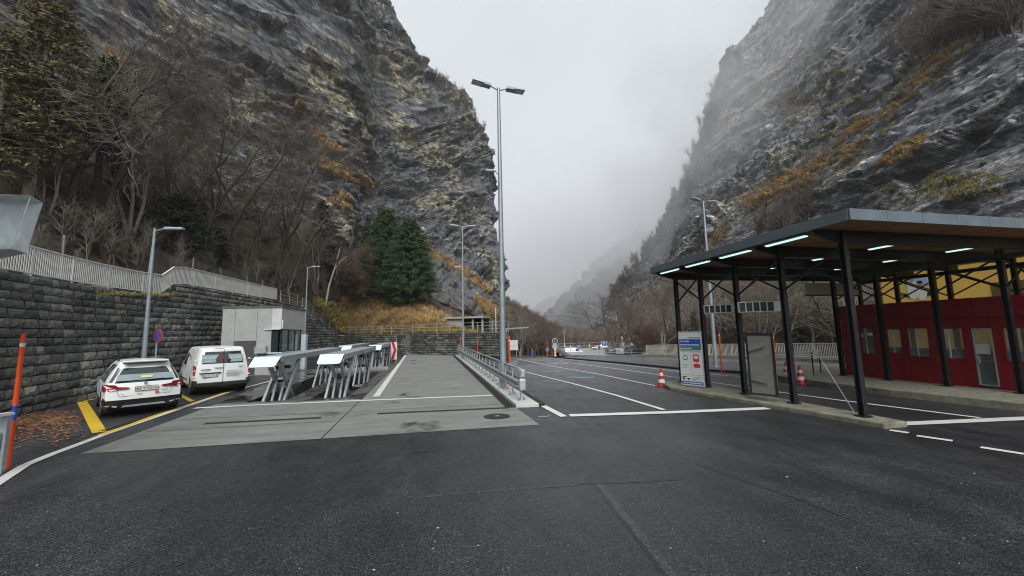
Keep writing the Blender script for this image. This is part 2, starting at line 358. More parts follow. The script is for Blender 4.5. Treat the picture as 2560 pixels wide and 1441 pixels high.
def mk_rock(name, tilt, tan_lo, veg, tanc=(.52, .46, .32), k=1.8):
    m, n, l, p = newmat(name)
    ge = n.new('ShaderNodeNewGeometry'); sn = n.new('ShaderNodeSeparateXYZ'); l.new(ge.outputs['True Normal'], sn.inputs[0])
    tcd = n.new('ShaderNodeTexCoord'); mp = n.new('ShaderNodeMapping'); mp.inputs['Rotation'].default_value = tilt; mp.inputs['Scale'].default_value = (.7, .7, 2.3); l.new(tcd.outputs['Object'], mp.inputs[0])
    wn_ = N(n, 'ShaderNodeTexNoise', Scale=.35, Detail=4); l.new(mp.outputs[0], wn_.inputs['Vector'])
    wv = n.new('ShaderNodeVectorMath'); wv.operation = 'MULTIPLY_ADD'; wv.inputs[1].default_value = (1.6,)*3; l.new(wn_.outputs['Color'], wv.inputs[0]); l.new(mp.outputs[0], wv.inputs[2])
    def vor(sc_, ft='F1'):
        v = N(n, 'ShaderNodeTexVoronoi', Scale=sc_); v.feature = ft; l.new(wv.outputs[0], v.inputs['Vector']); return v
    v1, v2, e1 = vor(.22), vor(.75), vor(.30, 'DISTANCE_TO_EDGE'); e2 = vor(.95, 'DISTANCE_TO_EDGE')
    b1 = n.new('ShaderNodeSeparateColor'); l.new(v1.outputs['Color'], b1.inputs[0]); b2 = n.new('ShaderNodeSeparateColor'); l.new(v2.outputs['Color'], b2.inputs[0])
    av = n.new('ShaderNodeMath'); av.operation = 'MULTIPLY_ADD'; l.new(b1.outputs[0], av.inputs[0]); av.inputs[1].default_value = .45; m2 = n.new('ShaderNodeMath'); m2.operation = 'MULTIPLY'; l.new(b2.outputs[0], m2.inputs[0]); m2.inputs[1].default_value = .55; l.new(m2.outputs[0], av.inputs[2])
    f1 = noise(n, l, .26, 12, stretch=(1, 1, 3.4), rot=tilt, rough=.80, dist=.3)
    f2 = noise(n, l, 1.0, 9, stretch=(1, 1, 3.0), rot=tilt, rough=.85)
    big = noise(n, l, .018, 6, rough=.6); vs = noise(n, l, .42, 7, stretch=(1, 1, .10), rough=.7); pat = noise(n, l, .045, 10, rough=.78, dist=.5)
    base = ramp(n, [(.38, (.020*k, .022*k, .025*k)), (.47, (.075*k, .080*k, .088*k)), (.55, (.16*k, .168*k, .18*k)), (.66, (.36*k, .37*k, .38*k))]); l.new(f1, base.inputs[0])
    tan = ramp(n, [(.38, tuple(x*.18 for x in tanc)), (.48, tuple(x*.8 for x in tanc)), (.62, tuple(x*1.7 for x in tanc))]); l.new(f1, tan.inputs[0])
    tm = ramp(n, [(tan_lo, 0.), (tan_lo+.05, 1.)]); l.new(pat, tm.inputs[0]); bm = ramp(n, [(.42, .1), (.52, 1.)]); l.new(big, bm.inputs[0])
    tmm = n.new('ShaderNodeMath'); tmm.operation = 'MULTIPLY'; l.new(tm.outputs[0], tmm.inputs[0]); l.new(bm.outputs[0], tmm.inputs[1])
    c = mixc(n, l, tmm.outputs[0], base.outputs[0], tan.outputs[0])
    cb = ramp(n, [(.2, .45), (.5, 1.), (.8, 1.7)]); l.new(av.outputs[0], cb.inputs[0]); c = mixc(n, l, 1., c, cb.outputs[0], 'MULTIPLY')
    ck = ramp(n, [(.0, .10), (.07, 1.)]); l.new(e2.outputs['Distance'], ck.inputs[0]); c = mixc(n, l, .55, c, ck.outputs[0], 'MULTIPLY')
    ck1 = ramp(n, [(.0, .06), (.045, 1.)]); l.new(e1.outputs['Distance'], ck1.inputs[0]); c = mixc(n, l, .8, c, ck1.outputs[0], 'MULTIPLY')
    cr = ramp(n, [(.40, .25), (.48, 1.), (.62, 1.5)]); l.new(f2, cr.inputs[0]); c = mixc(n, l, .9, c, cr.outputs[0], 'MULTIPLY')
    stn = ramp(n, [(.40, .25), (.50, 1.)]); l.new(vs, stn.inputs[0]); c = mixc(n, l, .7, c, stn.outputs[0], 'MULTIPLY')
    sl = ramp(n, [(.50, 0.), (.56, 1.)]); l.new(noise(n, l, .028, 5, stretch=(1, 1, 1.8), rot=tilt, rough=.62, dist=.3), sl.inputs[0])
    sc_ = ramp(n, [(.36, (.060*k, .064*k, .074*k)), (.55, (.105*k, .112*k, .126*k)), (.66, (.165*k, .172*k, .188*k))]); l.new(f2, sc_.inputs[0]); sc2 = mixc(n, l, .8, sc_.outputs[0], stn.outputs[0], 'MULTIPLY'); sc2 = mixc(n, l, .7, sc2, ck1.outputs[0], 'MULTIPLY')
    sf = n.new('ShaderNodeMath'); sf.operation = 'MULTIPLY'; sf.inputs[1].default_value = .85; l.new(sl.outputs[0], sf.inputs[0]); c = mixc(n, l, sf.outputs[0], c, sc2)
    v = noise(n, l, .30, 8, rough=.75); vm = n.new('ShaderNodeMath'); vm.operation = 'MULTIPLY_ADD'
    l.new(v, vm.inputs[0]); vm.inputs[1].default_value = 1.1; l.new(sn.outputs['Z'], vm.inputs[2])
    vr = ramp(n, [(veg, 0.), (veg+.12, 1.)]); l.new(vm.outputs[0], vr.inputs[0])
    vc = ramp(n, [(.32, (.07, .065, .03)), (.46, (.17, .13, .05)), (.60, (.33, .19, .06)), (.75, (.12, .08, .045))]); l.new(noise(n, l, .16, 7, rough=.7), vc.inputs[0])
    c = mixc(n, l, vr.outputs[0], c, vc.outputs[0]); l.new(c, p.inputs['Base Color'])
    rg = ramp(n, [(.4, .28), (.6, .7)]); l.new(big, rg.inputs[0]); l.new(rg.outputs[0], p.inputs['Roughness'])
    b = bump(n, l, None, av.outputs[0], .9, 1.3); b = bump(n, l, None, e1.outputs['Distance'], .8, 1.6, b); b = bump(n, l, None, f1, .8, 1.0, b)
    bump(n, l, p, f2, .9, .35, b)
    return m
MT['rockL'] = mk_rock('grey_and_tan_gneiss', (0, radians(38), 0), .48, 1.12)
MT['rockR'] = mk_rock('grey_gneiss_with_grass', (0, radians(-28), 0), .51, 1.10, (.58, .53, .38), 2.75)
MT['rockfar'] = mk_rock('wooded_far_rock', (0, radians(-30), 0), .52, 1.3, (.26, .20, .17), 1.1)
MT['slab_rock'] = M('grey_rock', (.10, .105, .105), .75, 0, .5, 1.2, .8, 6)

def mk_floor():
    m, n, l, p = newmat('leaf_covered_slope')
    a = noise(n, l, .5, 9, rough=.75); f = noise(n, l, 4, 8, rough=.8)
    c = ramp(n, [(.36, (.030, .026, .020)), (.46, (.085, .060, .036)), (.54, (.15, .095, .050)), (.62, (.14, .14, .135)), (.7, (.25, .25, .24))]); l.new(a, c.inputs[0])
    r = ramp(n, [(.38, .35), (.5, 1.), (.64, 1.5)]); l.new(f, r.inputs[0]); l.new(mixc(n, l, 1., c.outputs[0], r.outputs[0], 'MULTIPLY'), p.inputs['Base Color']); p.inputs['Roughness'].default_value = .85
    b = bump(n, l, None, a, .9, .6); bump(n, l, p, f, .9, .12, b); return m
MT['floorL'] = mk_floor()
def mk_soffit():
    m, n, l, p = newmat('timber_soffit')
    a = noise(n, l, 14, 5, stretch=(1, .05, 1)); c = ramp(n, [(.3, (.26, .13, .06)), (.7, (.50, .28, .14))]); l.new(a, c.inputs[0])
    l.new(c.outputs[0], p.inputs['Base Color']); p.inputs['Roughness'].default_value = .7; return m
MT['soffit'] = mk_soffit()
def mk_screen():
    m, n, l, p = newmat('grey_mesh_sheet'); p.inputs['Base Color'].default_value = (.26, .26, .24, 1); p.inputs['Roughness'].default_value = .6
    p.inputs['Alpha'].default_value = .72; return m
MT['screen'] = mk_screen()

# ================================================================== GROUND
X0, X1, Y0, Y1 = -42, 60, -40, 63
xs = list(range(X0, X1+1)); ys = list(range(Y0, Y1+1))
V = np.array([(x, y, zg_raw(x, y)) for y in ys for x in xs], dtype=np.float32); nx = len(xs); F = []
for j in range(len(ys)-1):
    for i in range(nx-1):
        if -7 <= xs[i] < 2 and 12 <= ys[j] < 39: continue
        if xs[i]+.2*ys[j] > 42 or (xs[i] >= 12 and ys[j] >= 50): continue
        F.append((j*nx+i, j*nx+i+1, (j+1)*nx+i+1, (j+1)*nx+i))
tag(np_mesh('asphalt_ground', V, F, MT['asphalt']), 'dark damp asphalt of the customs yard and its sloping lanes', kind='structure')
gs = MB()
gs.add([(-3000, -3000, -4.2), (3500, -3000, -4.2), (3500, 4000, -4.2), (-3000, 4000, -4.2)], [(0, 1, 2, 3)])
tag(gs.build('valley_ground', MT['deadleaf']), 'brown valley floor beyond the yard', kind='structure')

def poly_sheet(name, outer, holes, z, m, zf=None, **k):
    loops = [[Vector((x, y, 0)) for x, y in outer]]+[[Vector((x, y, 0)) for x, y in h] for h in holes]
    tris = tessellate_polygon(loops); vs = [v for lp in loops for v in lp]
    b = MB(); b.add([(v.x, v.y, (zf(v.x, v.y) if zf else 0)+z) for v in vs], tris)
    o = b.build(name, m); me = o.data
    import bmesh
    bm = bmesh.new(); bm.from_mesh(me)
    for f in bm.faces:
        f.normal_update()
        if f.normal.z < 0: f.normal_flip()
    bm.to_mesh(me); bm.free()
    return tag(o, kind='structure', **k)
def strip(name, pts, wd, m, z=.014, label=None, flat=False, step=.5):
    P = []
    for a, b in zip(pts[:-1], pts[1:]):
        L = hypot(b[0]-a[0], b[1]-a[1]); k = max(1, int(L/step))
        P += [(a[0]+(b[0]-a[0])*i/k, a[1]+(b[1]-a[1])*i/k) for i in range(k)]
    P.append((pts[-1][0], pts[-1][1])); vs = []; fs = []
    for i, p in enumerate(P):
        a, b = P[max(0, i-1)], P[min(len(P)-1, i+1)]; t = Vector((b[0]-a[0], b[1]-a[1])).normalized(); nr = Vector((t.y, -t.x))*wd/2
        for s in (-1, 1):
            x, y = p[0]+nr.x*s, p[1]+nr.y*s; vs.append((x, y, (0 if flat else zg(x, y))+z))
    fs = [(2*i, 2*i+1, 2*i+3, 2*i+2) for i in range(len(P)-1)]
    return tag(MB().add(vs, fs).build(name, m), label, kind='structure')

# concrete apron with the two pairs of lift pits
PIT = [(-6.35, -5.05, 15.9, 25.8), (-4.25, -2.95, 15.9, 25.8), (-6.35, -5.05, 28.5, 37.6), (-4.25, -2.95, 28.5, 37.6)]
rect = lambda a, b, c, d: [(a, c), (b, c), (b, d), (a, d)]
poly_sheet('concrete_apron', [(-6.95, 9.93), (-2.36, 9.76), (-2.36, 15.3), (-7.25, 15.75), (-7.2, 15.0)], [], .008, MT['apron'], label='pale brushed concrete slab in front of the lifts')
poly_sheet('concrete_lane', [(-2.34, 9.76), (2.7, 9.6), (2.62, 12.3), (2.6, 41.5), (-2.34, 47)], [], .008, MT['apron'], label='pale brushed concrete lane left of the guardrail')
poly_sheet('wet_pit_slab', [(-7.25, 15.77), (-2.36, 15.32), (-2.36, 40), (-8.3, 41), (-8.2, 26), (-7.6, 19)], [rect(*q) for q in PIT], .008, MT['apron_wet'], label='dark wet concrete round the lift pits')
for q in PIT:
    b = MB(); a0, a1, c0, c1 = q
    b.add([(a0, c0, -.75), (a1, c0, -.75), (a1, c1, -.75), (a0, c1, -.75), (a0, c0, .008), (a1, c0, .008), (a1, c1, .008), (a0, c1, .008)], [(0, 1, 2, 3), (0, 4, 5, 1), (1, 5, 6, 2), (2, 6, 7, 3), (3, 7, 4, 0)])
    tag(b.build('lift_pit', MT['apron_wet']), kind='structure')
# joints in the concrete
for k, (a, b_) in enumerate((((-2.35, 9.8), (-2.35, 46)), ((-6.9, 13.2), (-2.4, 12.75)), ((-6.9, 11.75), (-2.4, 11.6)), ((-7.3, 15.76), (-2.36, 15.31)), ((-2.3, 12.9), (2.55, 12.6)), ((-2.3, 20), (2.6, 20)), ((-2.3, 28), (2.6, 28)))):
    strip('concrete_joint', [a, b_], .022 if k else .03, MT['rubber'], .0125, flat=True)
# painted lines (ends taken where they lie on the ground)
def L(name, px, wd, m=None, z=.014, flat=False, **k): return strip(name, [GS(*p)[:2] for p in px], wd, m or MT['line_white'], z, flat=flat, **k)
L('white_line', [(-60, 1245), (0, 1205), (60, 1166), (130, 1137), (200, 1111), (260, 1088), (400, 1040), (560, 985), (640, 963), (717, 943)], .17, label='long white edge line curving past the parking bays')
L('yellow_line', [(250, 1089), (330, 1062), (400, 1036), (480, 1009), (560, 984), (622, 966)], .14, MT['line_yellow'], .017)
L('yellow_line', [(205, 1006), (249, 1083)], .26, MT['line_yellow'], .02); L('yellow_line', [(206, 1005), (238, 998)], .16, MT['line_yellow'], .017)
L('yellow_line', [(420, 978), (449, 989), (481, 1005)], .16, MT['line_yellow'], .02)
L('white_line', [(486, 1022), (640, 1014), (900, 1003), (1100, 995), (1232, 990)], .22, z=.018, flat=True, label='white stop line across the concrete')
L('white_line', [(940, 993), (1014, 889)], .24, z=.018, flat=True)
L('white_line', [(1302, 986), (1345, 1009), (1410, 1043)], .2); L('white_line', [(1424, 1040), (1680, 1032), (1920, 1022)], .30, label='broad white stop line before the canopy kerb')
L('white_line', [(1285, 919), (1308, 929), (1428, 959), (1660, 1026)], .15); L('white_line', [(1270, 893), (1384, 917), (1500, 937), (1645, 967)], .14)
L('white_line', [(1400, 905), (1550, 924), (1700, 946), (1900, 975), (2100, 1002), (2450, 1046)], .14)
L('white_line', [(1395, 897), (1540, 911), (1700, 930), (1900, 947), (2010, 958)], .13)
L('white_line', [(2185, 1064), (2370, 1056), (2640, 1044)], .30, label='broad white stop line under the canopy')
L('white_line', [(1625, 896), (1760, 901), (1960, 908), (2110, 915)], .14); L('white_line', [(1740, 917), (1880, 920)], .1)
for a, b_ in (((2225, 1077), (2272, 1084)), ((2292, 1091), (2382, 1104)), ((2452, 1120), (2560, 1137)), ((2640, 1150), (2760, 1168))): L('dashed_line', [a, b_], .16)
for a, b_, s in (((1350, 929), (1402, 929), .35), ((1420, 944), (1488, 944), .38), ((1262, 906), (1300, 906), .3)):
    L('blue_marking', [a, b_], s, MT['line_blue']); 
L('white_marking', [(1366, 910), (1420, 910)], .3, z=.018)
L('white_marking', [(1345, 1043), (1362, 1043), (1376, 1041)], .03)
for px, wd_, m_ in (([(1020, 1246), (1180, 1232), (1330, 1220), (1440, 1213)], .05, 'asphalt_seam'), ([(1440, 1212), (1560, 1208), (1700, 1200)], .03, 'asphalt_dark'), ([(1500, 1212), (1545, 1270), (1620, 1360), (1690, 1450)], .10, 'asphalt_seam'), ([(1490, 1216), (1530, 1272), (1602, 1362), (1668, 1450)], .03, 'asphalt_dark'),
        ([(1240, 1118), (1330, 1140), (1420, 1160)], .03, 'asphalt_seam'), ([(1740, 1160), (1850, 1200), (2000, 1250), (2200, 1330)], .025, 'asphalt_dark'), ([(700, 1180), (900, 1150), (1100, 1125)], .02, 'asphalt_dark'), ([(1400, 1072), (1800, 1085), (2200, 1120)], .03, 'asphalt_seam')):
    L('asphalt_seam', px, wd_, MT[m_], z=.003)
rs = random.Random(77); b = MB()
for _ in range(330):     # grit, straw and bits lying about on the asphalt
    px, py = rs.uniform(0, 2560), rs.uniform(1090, 1441); p = GS(px, py); q = rs.choice([.0022, .003, .004, .0055]); a = rs.random()*6.3; e_ = rs.choice([1, 1, 1, 1, 4])
    b.add([(p.x+q*e_*cos(a), p.y+q*e_*sin(a), .012), (p.x-q*sin(a), p.y+q*cos(a), .016), (p.x-q*e_*cos(a), p.y-q*e_*sin(a), .012), (p.x+q*sin(a), p.y-q*cos(a), .006)], [(0, 1, 2, 3)])
tag(b.build('grit', M('pale_grit', (.34, .33, .30), .8, 0, .5, 1)), 'tiny pale stones and straws scattered over the dark asphalt', 'grit', kind='stuff')
# rusty leaf litter by the wall
b = MB(); R = random.Random(5)
for _ in range(1500):
    s = R.random()**.7; p = GS(28+R.random()*190*(1-.3*R.random()), 1046+R.gauss(0, 12)+(R.random()*55 if R.random() < .45 else 0)*(1 if R.random() < .8 else .3))
    if p.x > -7.6-0*s or p.x < -13: continue
    a = R.random()*6.3; q = R.uniform(.02, .06)
    b.add([(p.x+q*cos(a+k*2.1), p.y+q*sin(a+k*2.1), .02+.012*R.random()) for k in range(3)], [(0, 1, 2)])
MT['rustleaf'] = M('rusty_leaves', (.30, .135, .06), .9, 0, .4, 3)
tag(b.build('leaf_litter', MT['rustleaf']), 'rusty orange leaves lying along the foot of the stone wall', 'leaves', kind='stuff')

# drains and manhole
def channel(name, label, a, b_, wd, n, group=None):
    a, b_ = Vector((*a, 0)), Vector((*b_, 0)); t = (b_-a); Ln = t.length; t.normalize(); q = Vector((-t.y, t.x, 0))
    r = thing(name, label, 'drain', (0, 0, 0), 0, group)
    c = MB()
    for s in (-1, 1): c.bar(a+q*s*(wd/2)+Vector((0, 0, .016)), b_+q*s*(wd/2)+Vector((0, 0, .016)), .025, .014)
    c.build('frame', MT['iron'], r)
    c = MB(); c.bar(a+Vector((0, 0, .011)), b_+Vector((0, 0, .011)), wd, .005); c.build('channel_bed', MT['rubber'], r)
    c = MB()
    for i in range(n):
        p = a+t*(Ln*(i+.5)/n)+Vector((0, 0, .019)); c.bar(p-q*wd/2+t*.02, p+q*wd/2-t*.02, Ln/n*.42, .01)
    o = c.build('grate_bars', MT['iron'], r); o['kind'] = 'stuff'
    return r
channel('slot_drain', 'long slot drain with black grating beside the guardrail island', (2.47, 11.95), (2.60, 41), .26, 190)
channel('slot_drain', 'narrow black slot drain across the concrete near the manhole', (-1.45, 12.25), (2.40, 11.93), .12, 60)
channel('slot_drain', 'narrow black slot drain in the concrete in front of the lifts', (-5.9, 12.32), (-2.95, 12.16), .12, 46)
pa, pb = GS(255, 1080), GS(610, 965); channel('slot_drain', 'black slot drain at the edge of the yellow marked bays', pa[:2], pb[:2], .14, 120)
r = thing('manhole_cover', 'round cast iron manhole cover in the concrete by the guardrail', 'manhole cover', (1.85, 10.85, 0))
MB().lathe([(.37, .0), (.37, .014), (.335, .014), (.335, .012)], n=36).build('frame', MT['iron'], r)
MB().lathe([(.33, .0), (.33, .017)], n=36).build('lid', MT['iron'], r)
c = MB()
for i in range(-7, 8):
    hw = sqrt(max(0, .3**2-(i*.042)**2))
    if hw > .04: c.box((i*.042, 0, .020), (.014, hw*2, .006), 0)
o = c.build('ribs', MT['iron'], r); o['kind'] = 'stuff'
MB().box((0, 0, .024), (.14, .05, .006), .3).build('keyhole_plate', MT['galv'], r)

# ================================================================== CLIFFS
def catmull(P, t):        # P: (n, ...) control array, t: samples in 0..n-1
    n = len(P); i = np.clip(np.floor(t).astype(int), 0, n-2); f = (t-i).reshape((-1,)+(1,)*(P.ndim-1))
    p0, p1, p2, p3 = P[np.maximum(i-1, 0)], P[i], P[i+1], P[np.minimum(i+2, n-1)]
    return .5*((2*p1)+(-p0+p2)*f+(2*p0-5*p1+4*p2-p3)*f**2+(-p0+3*p1-3*p2+p3)*f**3)
def rot_coords(V, ax, ang, st):
    M3 = np.array(Euler([ang if i == ax else 0 for i in range(3)]).to_matrix()); return (V @ M3.T)*np.array(st)
def worley(p, seed):
    i0 = np.floor(p).astype(np.int64); f = p-i0; best = np.full(len(p), 9., np.float32); cid = np.zeros(len(p)); tx = np.zeros((len(p), 3), np.float32)
    for dx in (-1, 0, 1):
        for dy in (-1, 0, 1):
            for dz in (-1, 0, 1):
                a, b, c = i0[:, 0]+dx, i0[:, 1]+dy, i0[:, 2]+dz
                h = hsh(a, b, c, seed); h2 = (h*7919.13) % 1; h3 = (h*104729.7) % 1
                v = np.stack([dx+h-f[:, 0], dy+h2-f[:, 1], dz+h3-f[:, 2]], 1); d = (v*v).sum(1); m_ = d < best
                best = np.where(m_, d, best); cid = np.where(m_, (h*331.7) % 1, cid); tx = np.where(m_[:, None], v, tx)
    t1 = (cid*57.3) % 1-.5; t2 = (cid*911.1) % 1-.5; t3 = (cid*373.9) % 1-.5
    return (cid-.5)*1.0 + (tx[:, 0]*t1+tx[:, 1]*t2+tx[:, 2]*t3)*2.5
from mathutils.bvhtree import BVHTree
BV = [BVHTree.FromPolygons([(-2000, 63, -4.15), (2500, 63, -4.15), (2500, 3000, -4.15), (-2000, 3000, -4.15)], [(0, 1, 2, 3)])]
def relief(name, label, net, nu, nv, m, amp, tilt, seed, fade_rows=1.0, kind='structure', scale=1.0, floor=None):
    """net: columns of world points from foot to crest; a rough rock surface is spun over it"""
    P = np.array([[tuple(q) for q in c] for c in net], dtype=float)
    # sample more densely where the columns lie far apart
    seg = np.linalg.norm(np.diff(P[:, 1:4].mean(1), axis=0), axis=1)**.6; cu = np.concatenate([[0], np.cumsum(seg)]); tu = np.interp(np.linspace(0, cu[-1], nu), cu, np.arange(len(P)))
    A = catmull(P, tu)                                   # nu, rows, 3
    seg = np.linalg.norm(np.diff(A, axis=1), axis=2).mean(0)**.75; cv = np.concatenate([[0], np.cumsum(seg)]); tv = np.interp(np.linspace(0, cv[-1], nv), cv, np.arange(A.shape[1]))
    B = catmull(A.transpose(1, 0, 2), tv)                # nv, nu, 3
    def nrm(B):
        du = np.gradient(B, axis=1); dv = np.gradient(B, axis=0); n = np.cross(du, dv); n /= np.linalg.norm(n, axis=2, keepdims=True)+1e-9; return n
    n = nrm(B); p = B.reshape(-1, 3); dist = np.hypot(p[:, 0], p[:, 1])
    up = np.tile([0, 0, 1.], (len(p), 1)); f = np.clip((tv-.25)/.9, 0, 1)[:, None]*np.ones((1, nu)); f = f.reshape(-1)*fade_rows
    q = rot_coords(p, 1, tilt, (.62, .62, 2.0)); qs = p/np.array([1, 1, 1.])
    s = scale
    wq = q+fbm(q/(9*s), 2, seed+7)[:, None]*2.2*s
    d = 7*fbm(p/(46*s), 3, seed) + 3.0*fbm(q/(22*s), 3, seed+20, True)
    sm = 1-.8*np.clip(fbm(q/(48*s), 3, seed+9)*3.2+.25, 0, 1)
    dd = d*.8 + 4.6*worley(wq/(17*s), seed+1)*(.6+.4*sm) + (2.1*worley(wq/(6.2*s), seed+2) + 1.05*worley(wq/(2.6*s), seed+3) + .8*fbm(q/(3*s), 3, seed+60, True))*sm
    dd = dd*amp*f*np.clip(dist/110, .3, 1.25)
    nn = n.reshape(-1, 3); V = p+nn*dd[:, None]
    i, j = np.meshgrid(np.arange(nu-1), np.arange(nv-1)); a = (j*nu+i).ravel(); F = np.stack([a, a+1, a+nu+1, a+nu], 1)
    o = np_mesh(name, V, F, m, smooth=False); tag(o, label, kind=kind)
    if floor:
        o.data.materials.append(floor[0]); cen = V[F[:, 0]]; rowv = np.repeat(tv[:-1], nu-1)
        mk = rowv + .55*fbm(cen/13, 4, 77) + .3*fbm(cen/3, 3, 78) < floor[1]
        o.data.polygons.foreach_set('material_index', mk.astype(np.int32))
    BV.append(BVHTree.FromPolygons(V.tolist(), F.tolist()))
    return V.reshape(nv, nu, 3), n

def C(*a): return [AD(*q) for q in a]
W = lambda *a: [Vector(q) for q in a]
netL = [
 W((-15, -50, 1.0), (-24, -50, 9), (-36, -50, 22), (-55, -50, 45), (-75, -50, 75), (-100, -50, 120), (-140, -50, 170)),
 W((-15, -8, 1.0), (-24, -8, 9), (-36, -6, 22), (-52, -4, 45), (-72, 0, 75), (-95, 5, 120), (-140, 10, 180)),
 W((-14.7, 10, 1.5), (-25, 12, 10), (-37, 16, 24), (-52, 22, 46), (-70, 30, 78), (-92, 40, 125), (-130, 60, 190)),
 W((-15.2, 19.5, 1.5), (-27, 24, 12.5), (-38, 32, 25), (-52, 42, 48), (-68, 54, 82), (-88, 70, 130), (-120, 95, 200)),
 W((-15.0, 27, 2.5), (-24, 36, 13), (-33, 50, 26), (-44, 66, 50), (-56, 82, 88), (-74, 100, 145), (-100, 130, 205)),
 W((-14.2, 38, 2.5), (-19, 52, 12.5), (-26, 70, 27), (-33, 90, 52), (-41, 108, 92), (-54, 128, 150), (-74, 165, 205)),
 W((-13.2, 50, 2.5), (-14.5, 68, 12.5), (-18, 90, 29), (-22, 115, 56), (-27, 132, 96), (-38, 152, 152), (-52, 205, 195)),
 [G(850, 838, 2.31)*0+Vector((-11.4, 60, 2.3))] + C((878, 730, 74), (880, 600, 108), (890, 460, 136), (905, 270, 160), (895, -30, 182), (880, -70, 260)),
 [Vector((-6.5, 55.5, 2.2))] + C((960, 742, 73), (960, 610, 118), (965, 470, 148), (975, 300, 172), (958, 2, 200), (930, 40, 290)),
 [Vector((-1.5, 49.5, 2.2))] + C((1040, 752, 70), (1040, 650, 125), (1042, 510, 162), (1048, 350, 185), (1045, 142, 212), (1010, 190, 310)),
 [Vector((3.2, 45.5, 2.2))] + C((1112, 790, 67), (1118, 690, 130), (1120, 560, 176), (1120, 400, 200), (1112, 212, 220), (1080, 250, 320)),
 [Vector((6.2, 44, 2.1))] + C((1185, 806, 66), (1185, 715, 135), (1180, 600, 195), (1178, 450, 215), (1172, 266, 228), (1140, 320, 325)),
 [Vector((8.2, 46, 1.5))] + C((1238, 812, 74), (1236, 742, 170), (1225, 620, 222), (1214, 480, 230), (1208, 338, 234), (1180, 390, 320)),
 [Vector((11, 56, -1.0))] + C((1258, 815, 92), (1252, 765, 195), (1236, 640, 240), (1219, 500, 246), (1212, 380, 250), (1185, 430, 320)),
 [Vector((15, 75, -3.0))] + C((1262, 815, 130), (1250, 780, 240), (1230, 680, 275), (1208, 560, 290), (1195, 450, 290), (1170, 480, 330)),
 W((18, 110, -4), (30, 190, 2), (28, 290, 20), (10, 330, 55), (-10, 350, 90), (-30, 360, 120), (-60, 380, 120)),
]
VL, NL = relief('cliff_left', 'towering dark grey and tan rock face on the left of the valley', netL, 900, 620, MT['rockL'], .62, radians(38), 3, floor=(MT['floorL'], 1.45))

def sw(q): return q
netR = [
 [Vector((150, 520, -5))] + [AD(*q) for q in ((1520, 860, 480), (1530, 840, 470), (1545, 800, 460), (1570, 780, 460), (1600, 740, 460), (1640, 740, 470))],
 [Vector((118, 300, -5))] + [AD(*q) for q in ((1484, 850, 330), (1492, 822, 335), (1512, 780, 340), (1526, 748, 342), (1548, 718, 345), (1590, 720, 430))],
 [Vector((92, 205, -5))] + [AD(*q) for q in ((1530, 845, 230), (1545, 790, 270), (1565, 745, 300), (1580, 700, 318), (1598, 650, 330), (1640, 660, 430))],
 [Vector((74, 150, -5))] + [AD(*q) for q in ((1620, 820, 175), (1640, 740, 215), (1655, 680, 250), (1665, 620, 290), (1665, 552, 325), (1710, 560, 430))],
 [Vector((62, 108, -4.5))] + [AD(*q) for q in ((1690, 790, 135), (1700, 700, 165), (1710, 620, 205), (1722, 520, 265), (1722, 425, 318), (1765, 430, 430))],
 [Vector((56, 82, -4.5))] + [AD(*q) for q in ((1765, 770, 112), (1775, 670, 135), (1778, 580, 162), (1785, 440, 240), (1770, 290, 312), (1812, 290, 430))],
 [Vector((52, 66, -4.5))] + [AD(*q) for q in ((1850, 755, 100), (1860, 640, 120), (1870, 520, 140), (1870, 350, 222), (1812, 158, 305), (1850, 150, 430))],
 [Vector((49, 54, -4.5))] + [AD(*q) for q in ((1950, 740, 92), (1960, 600, 108), (1985, 440, 124), (1985, 240, 205), (1895, 68, 298), (1935, 50, 425))],
 [Vector((46, 44, -4.5))] + [AD(*q) for q in ((2080, 730, 84), (2100, 560, 98), (2140, 330, 112), (2140, 80, 185), (1990, -90, 285), (2040, -130, 410))],
 [Vector((44, 34, -4.5))] + [AD(*q) for q in ((2250, 720, 76), (2270, 500, 90), (2300, 190, 104), (2290, -40, 160), (2140, -280, 262), (2190, -330, 390))],
 [Vector((42, 24, -4.5))] + [AD(*q) for q in ((2470, 700, 68), (2490, 430, 82), (2500, 60, 96), (2480, -160, 140), (2330, -450, 235), (2360, -520, 360))],
 [Vector((40, 12, -4.5))] + [AD(*q) for q in ((2800, 680, 62), (2820, 330, 76), (2840, -60, 92), (2820, -330, 130), (2650, -680, 215), (2680, -760, 330))],
 [Vector((40, -10, -4.5)), Vector((52, -10, 8)), Vector((66, -8, 30)), Vector((80, -6, 58)), Vector((115, 0, 100)), Vector((180, 10, 190)), Vector((260, 20, 230))],
 [Vector((40, -50, -4.5)), Vector((54, -50, 8)), Vector((70, -50, 30)), Vector((86, -50, 58)), Vector((120, -50, 100)), Vector((180, -50, 190)), Vector((260, -50, 230))],
]
VR, NR = relief('cliff_right', 'grey folded rock face with orange grass ledges on the right of the valley', netR, 880, 620, MT['rockR'], -.62, radians(-28), 11, floor=(MT['floorL'], .85))

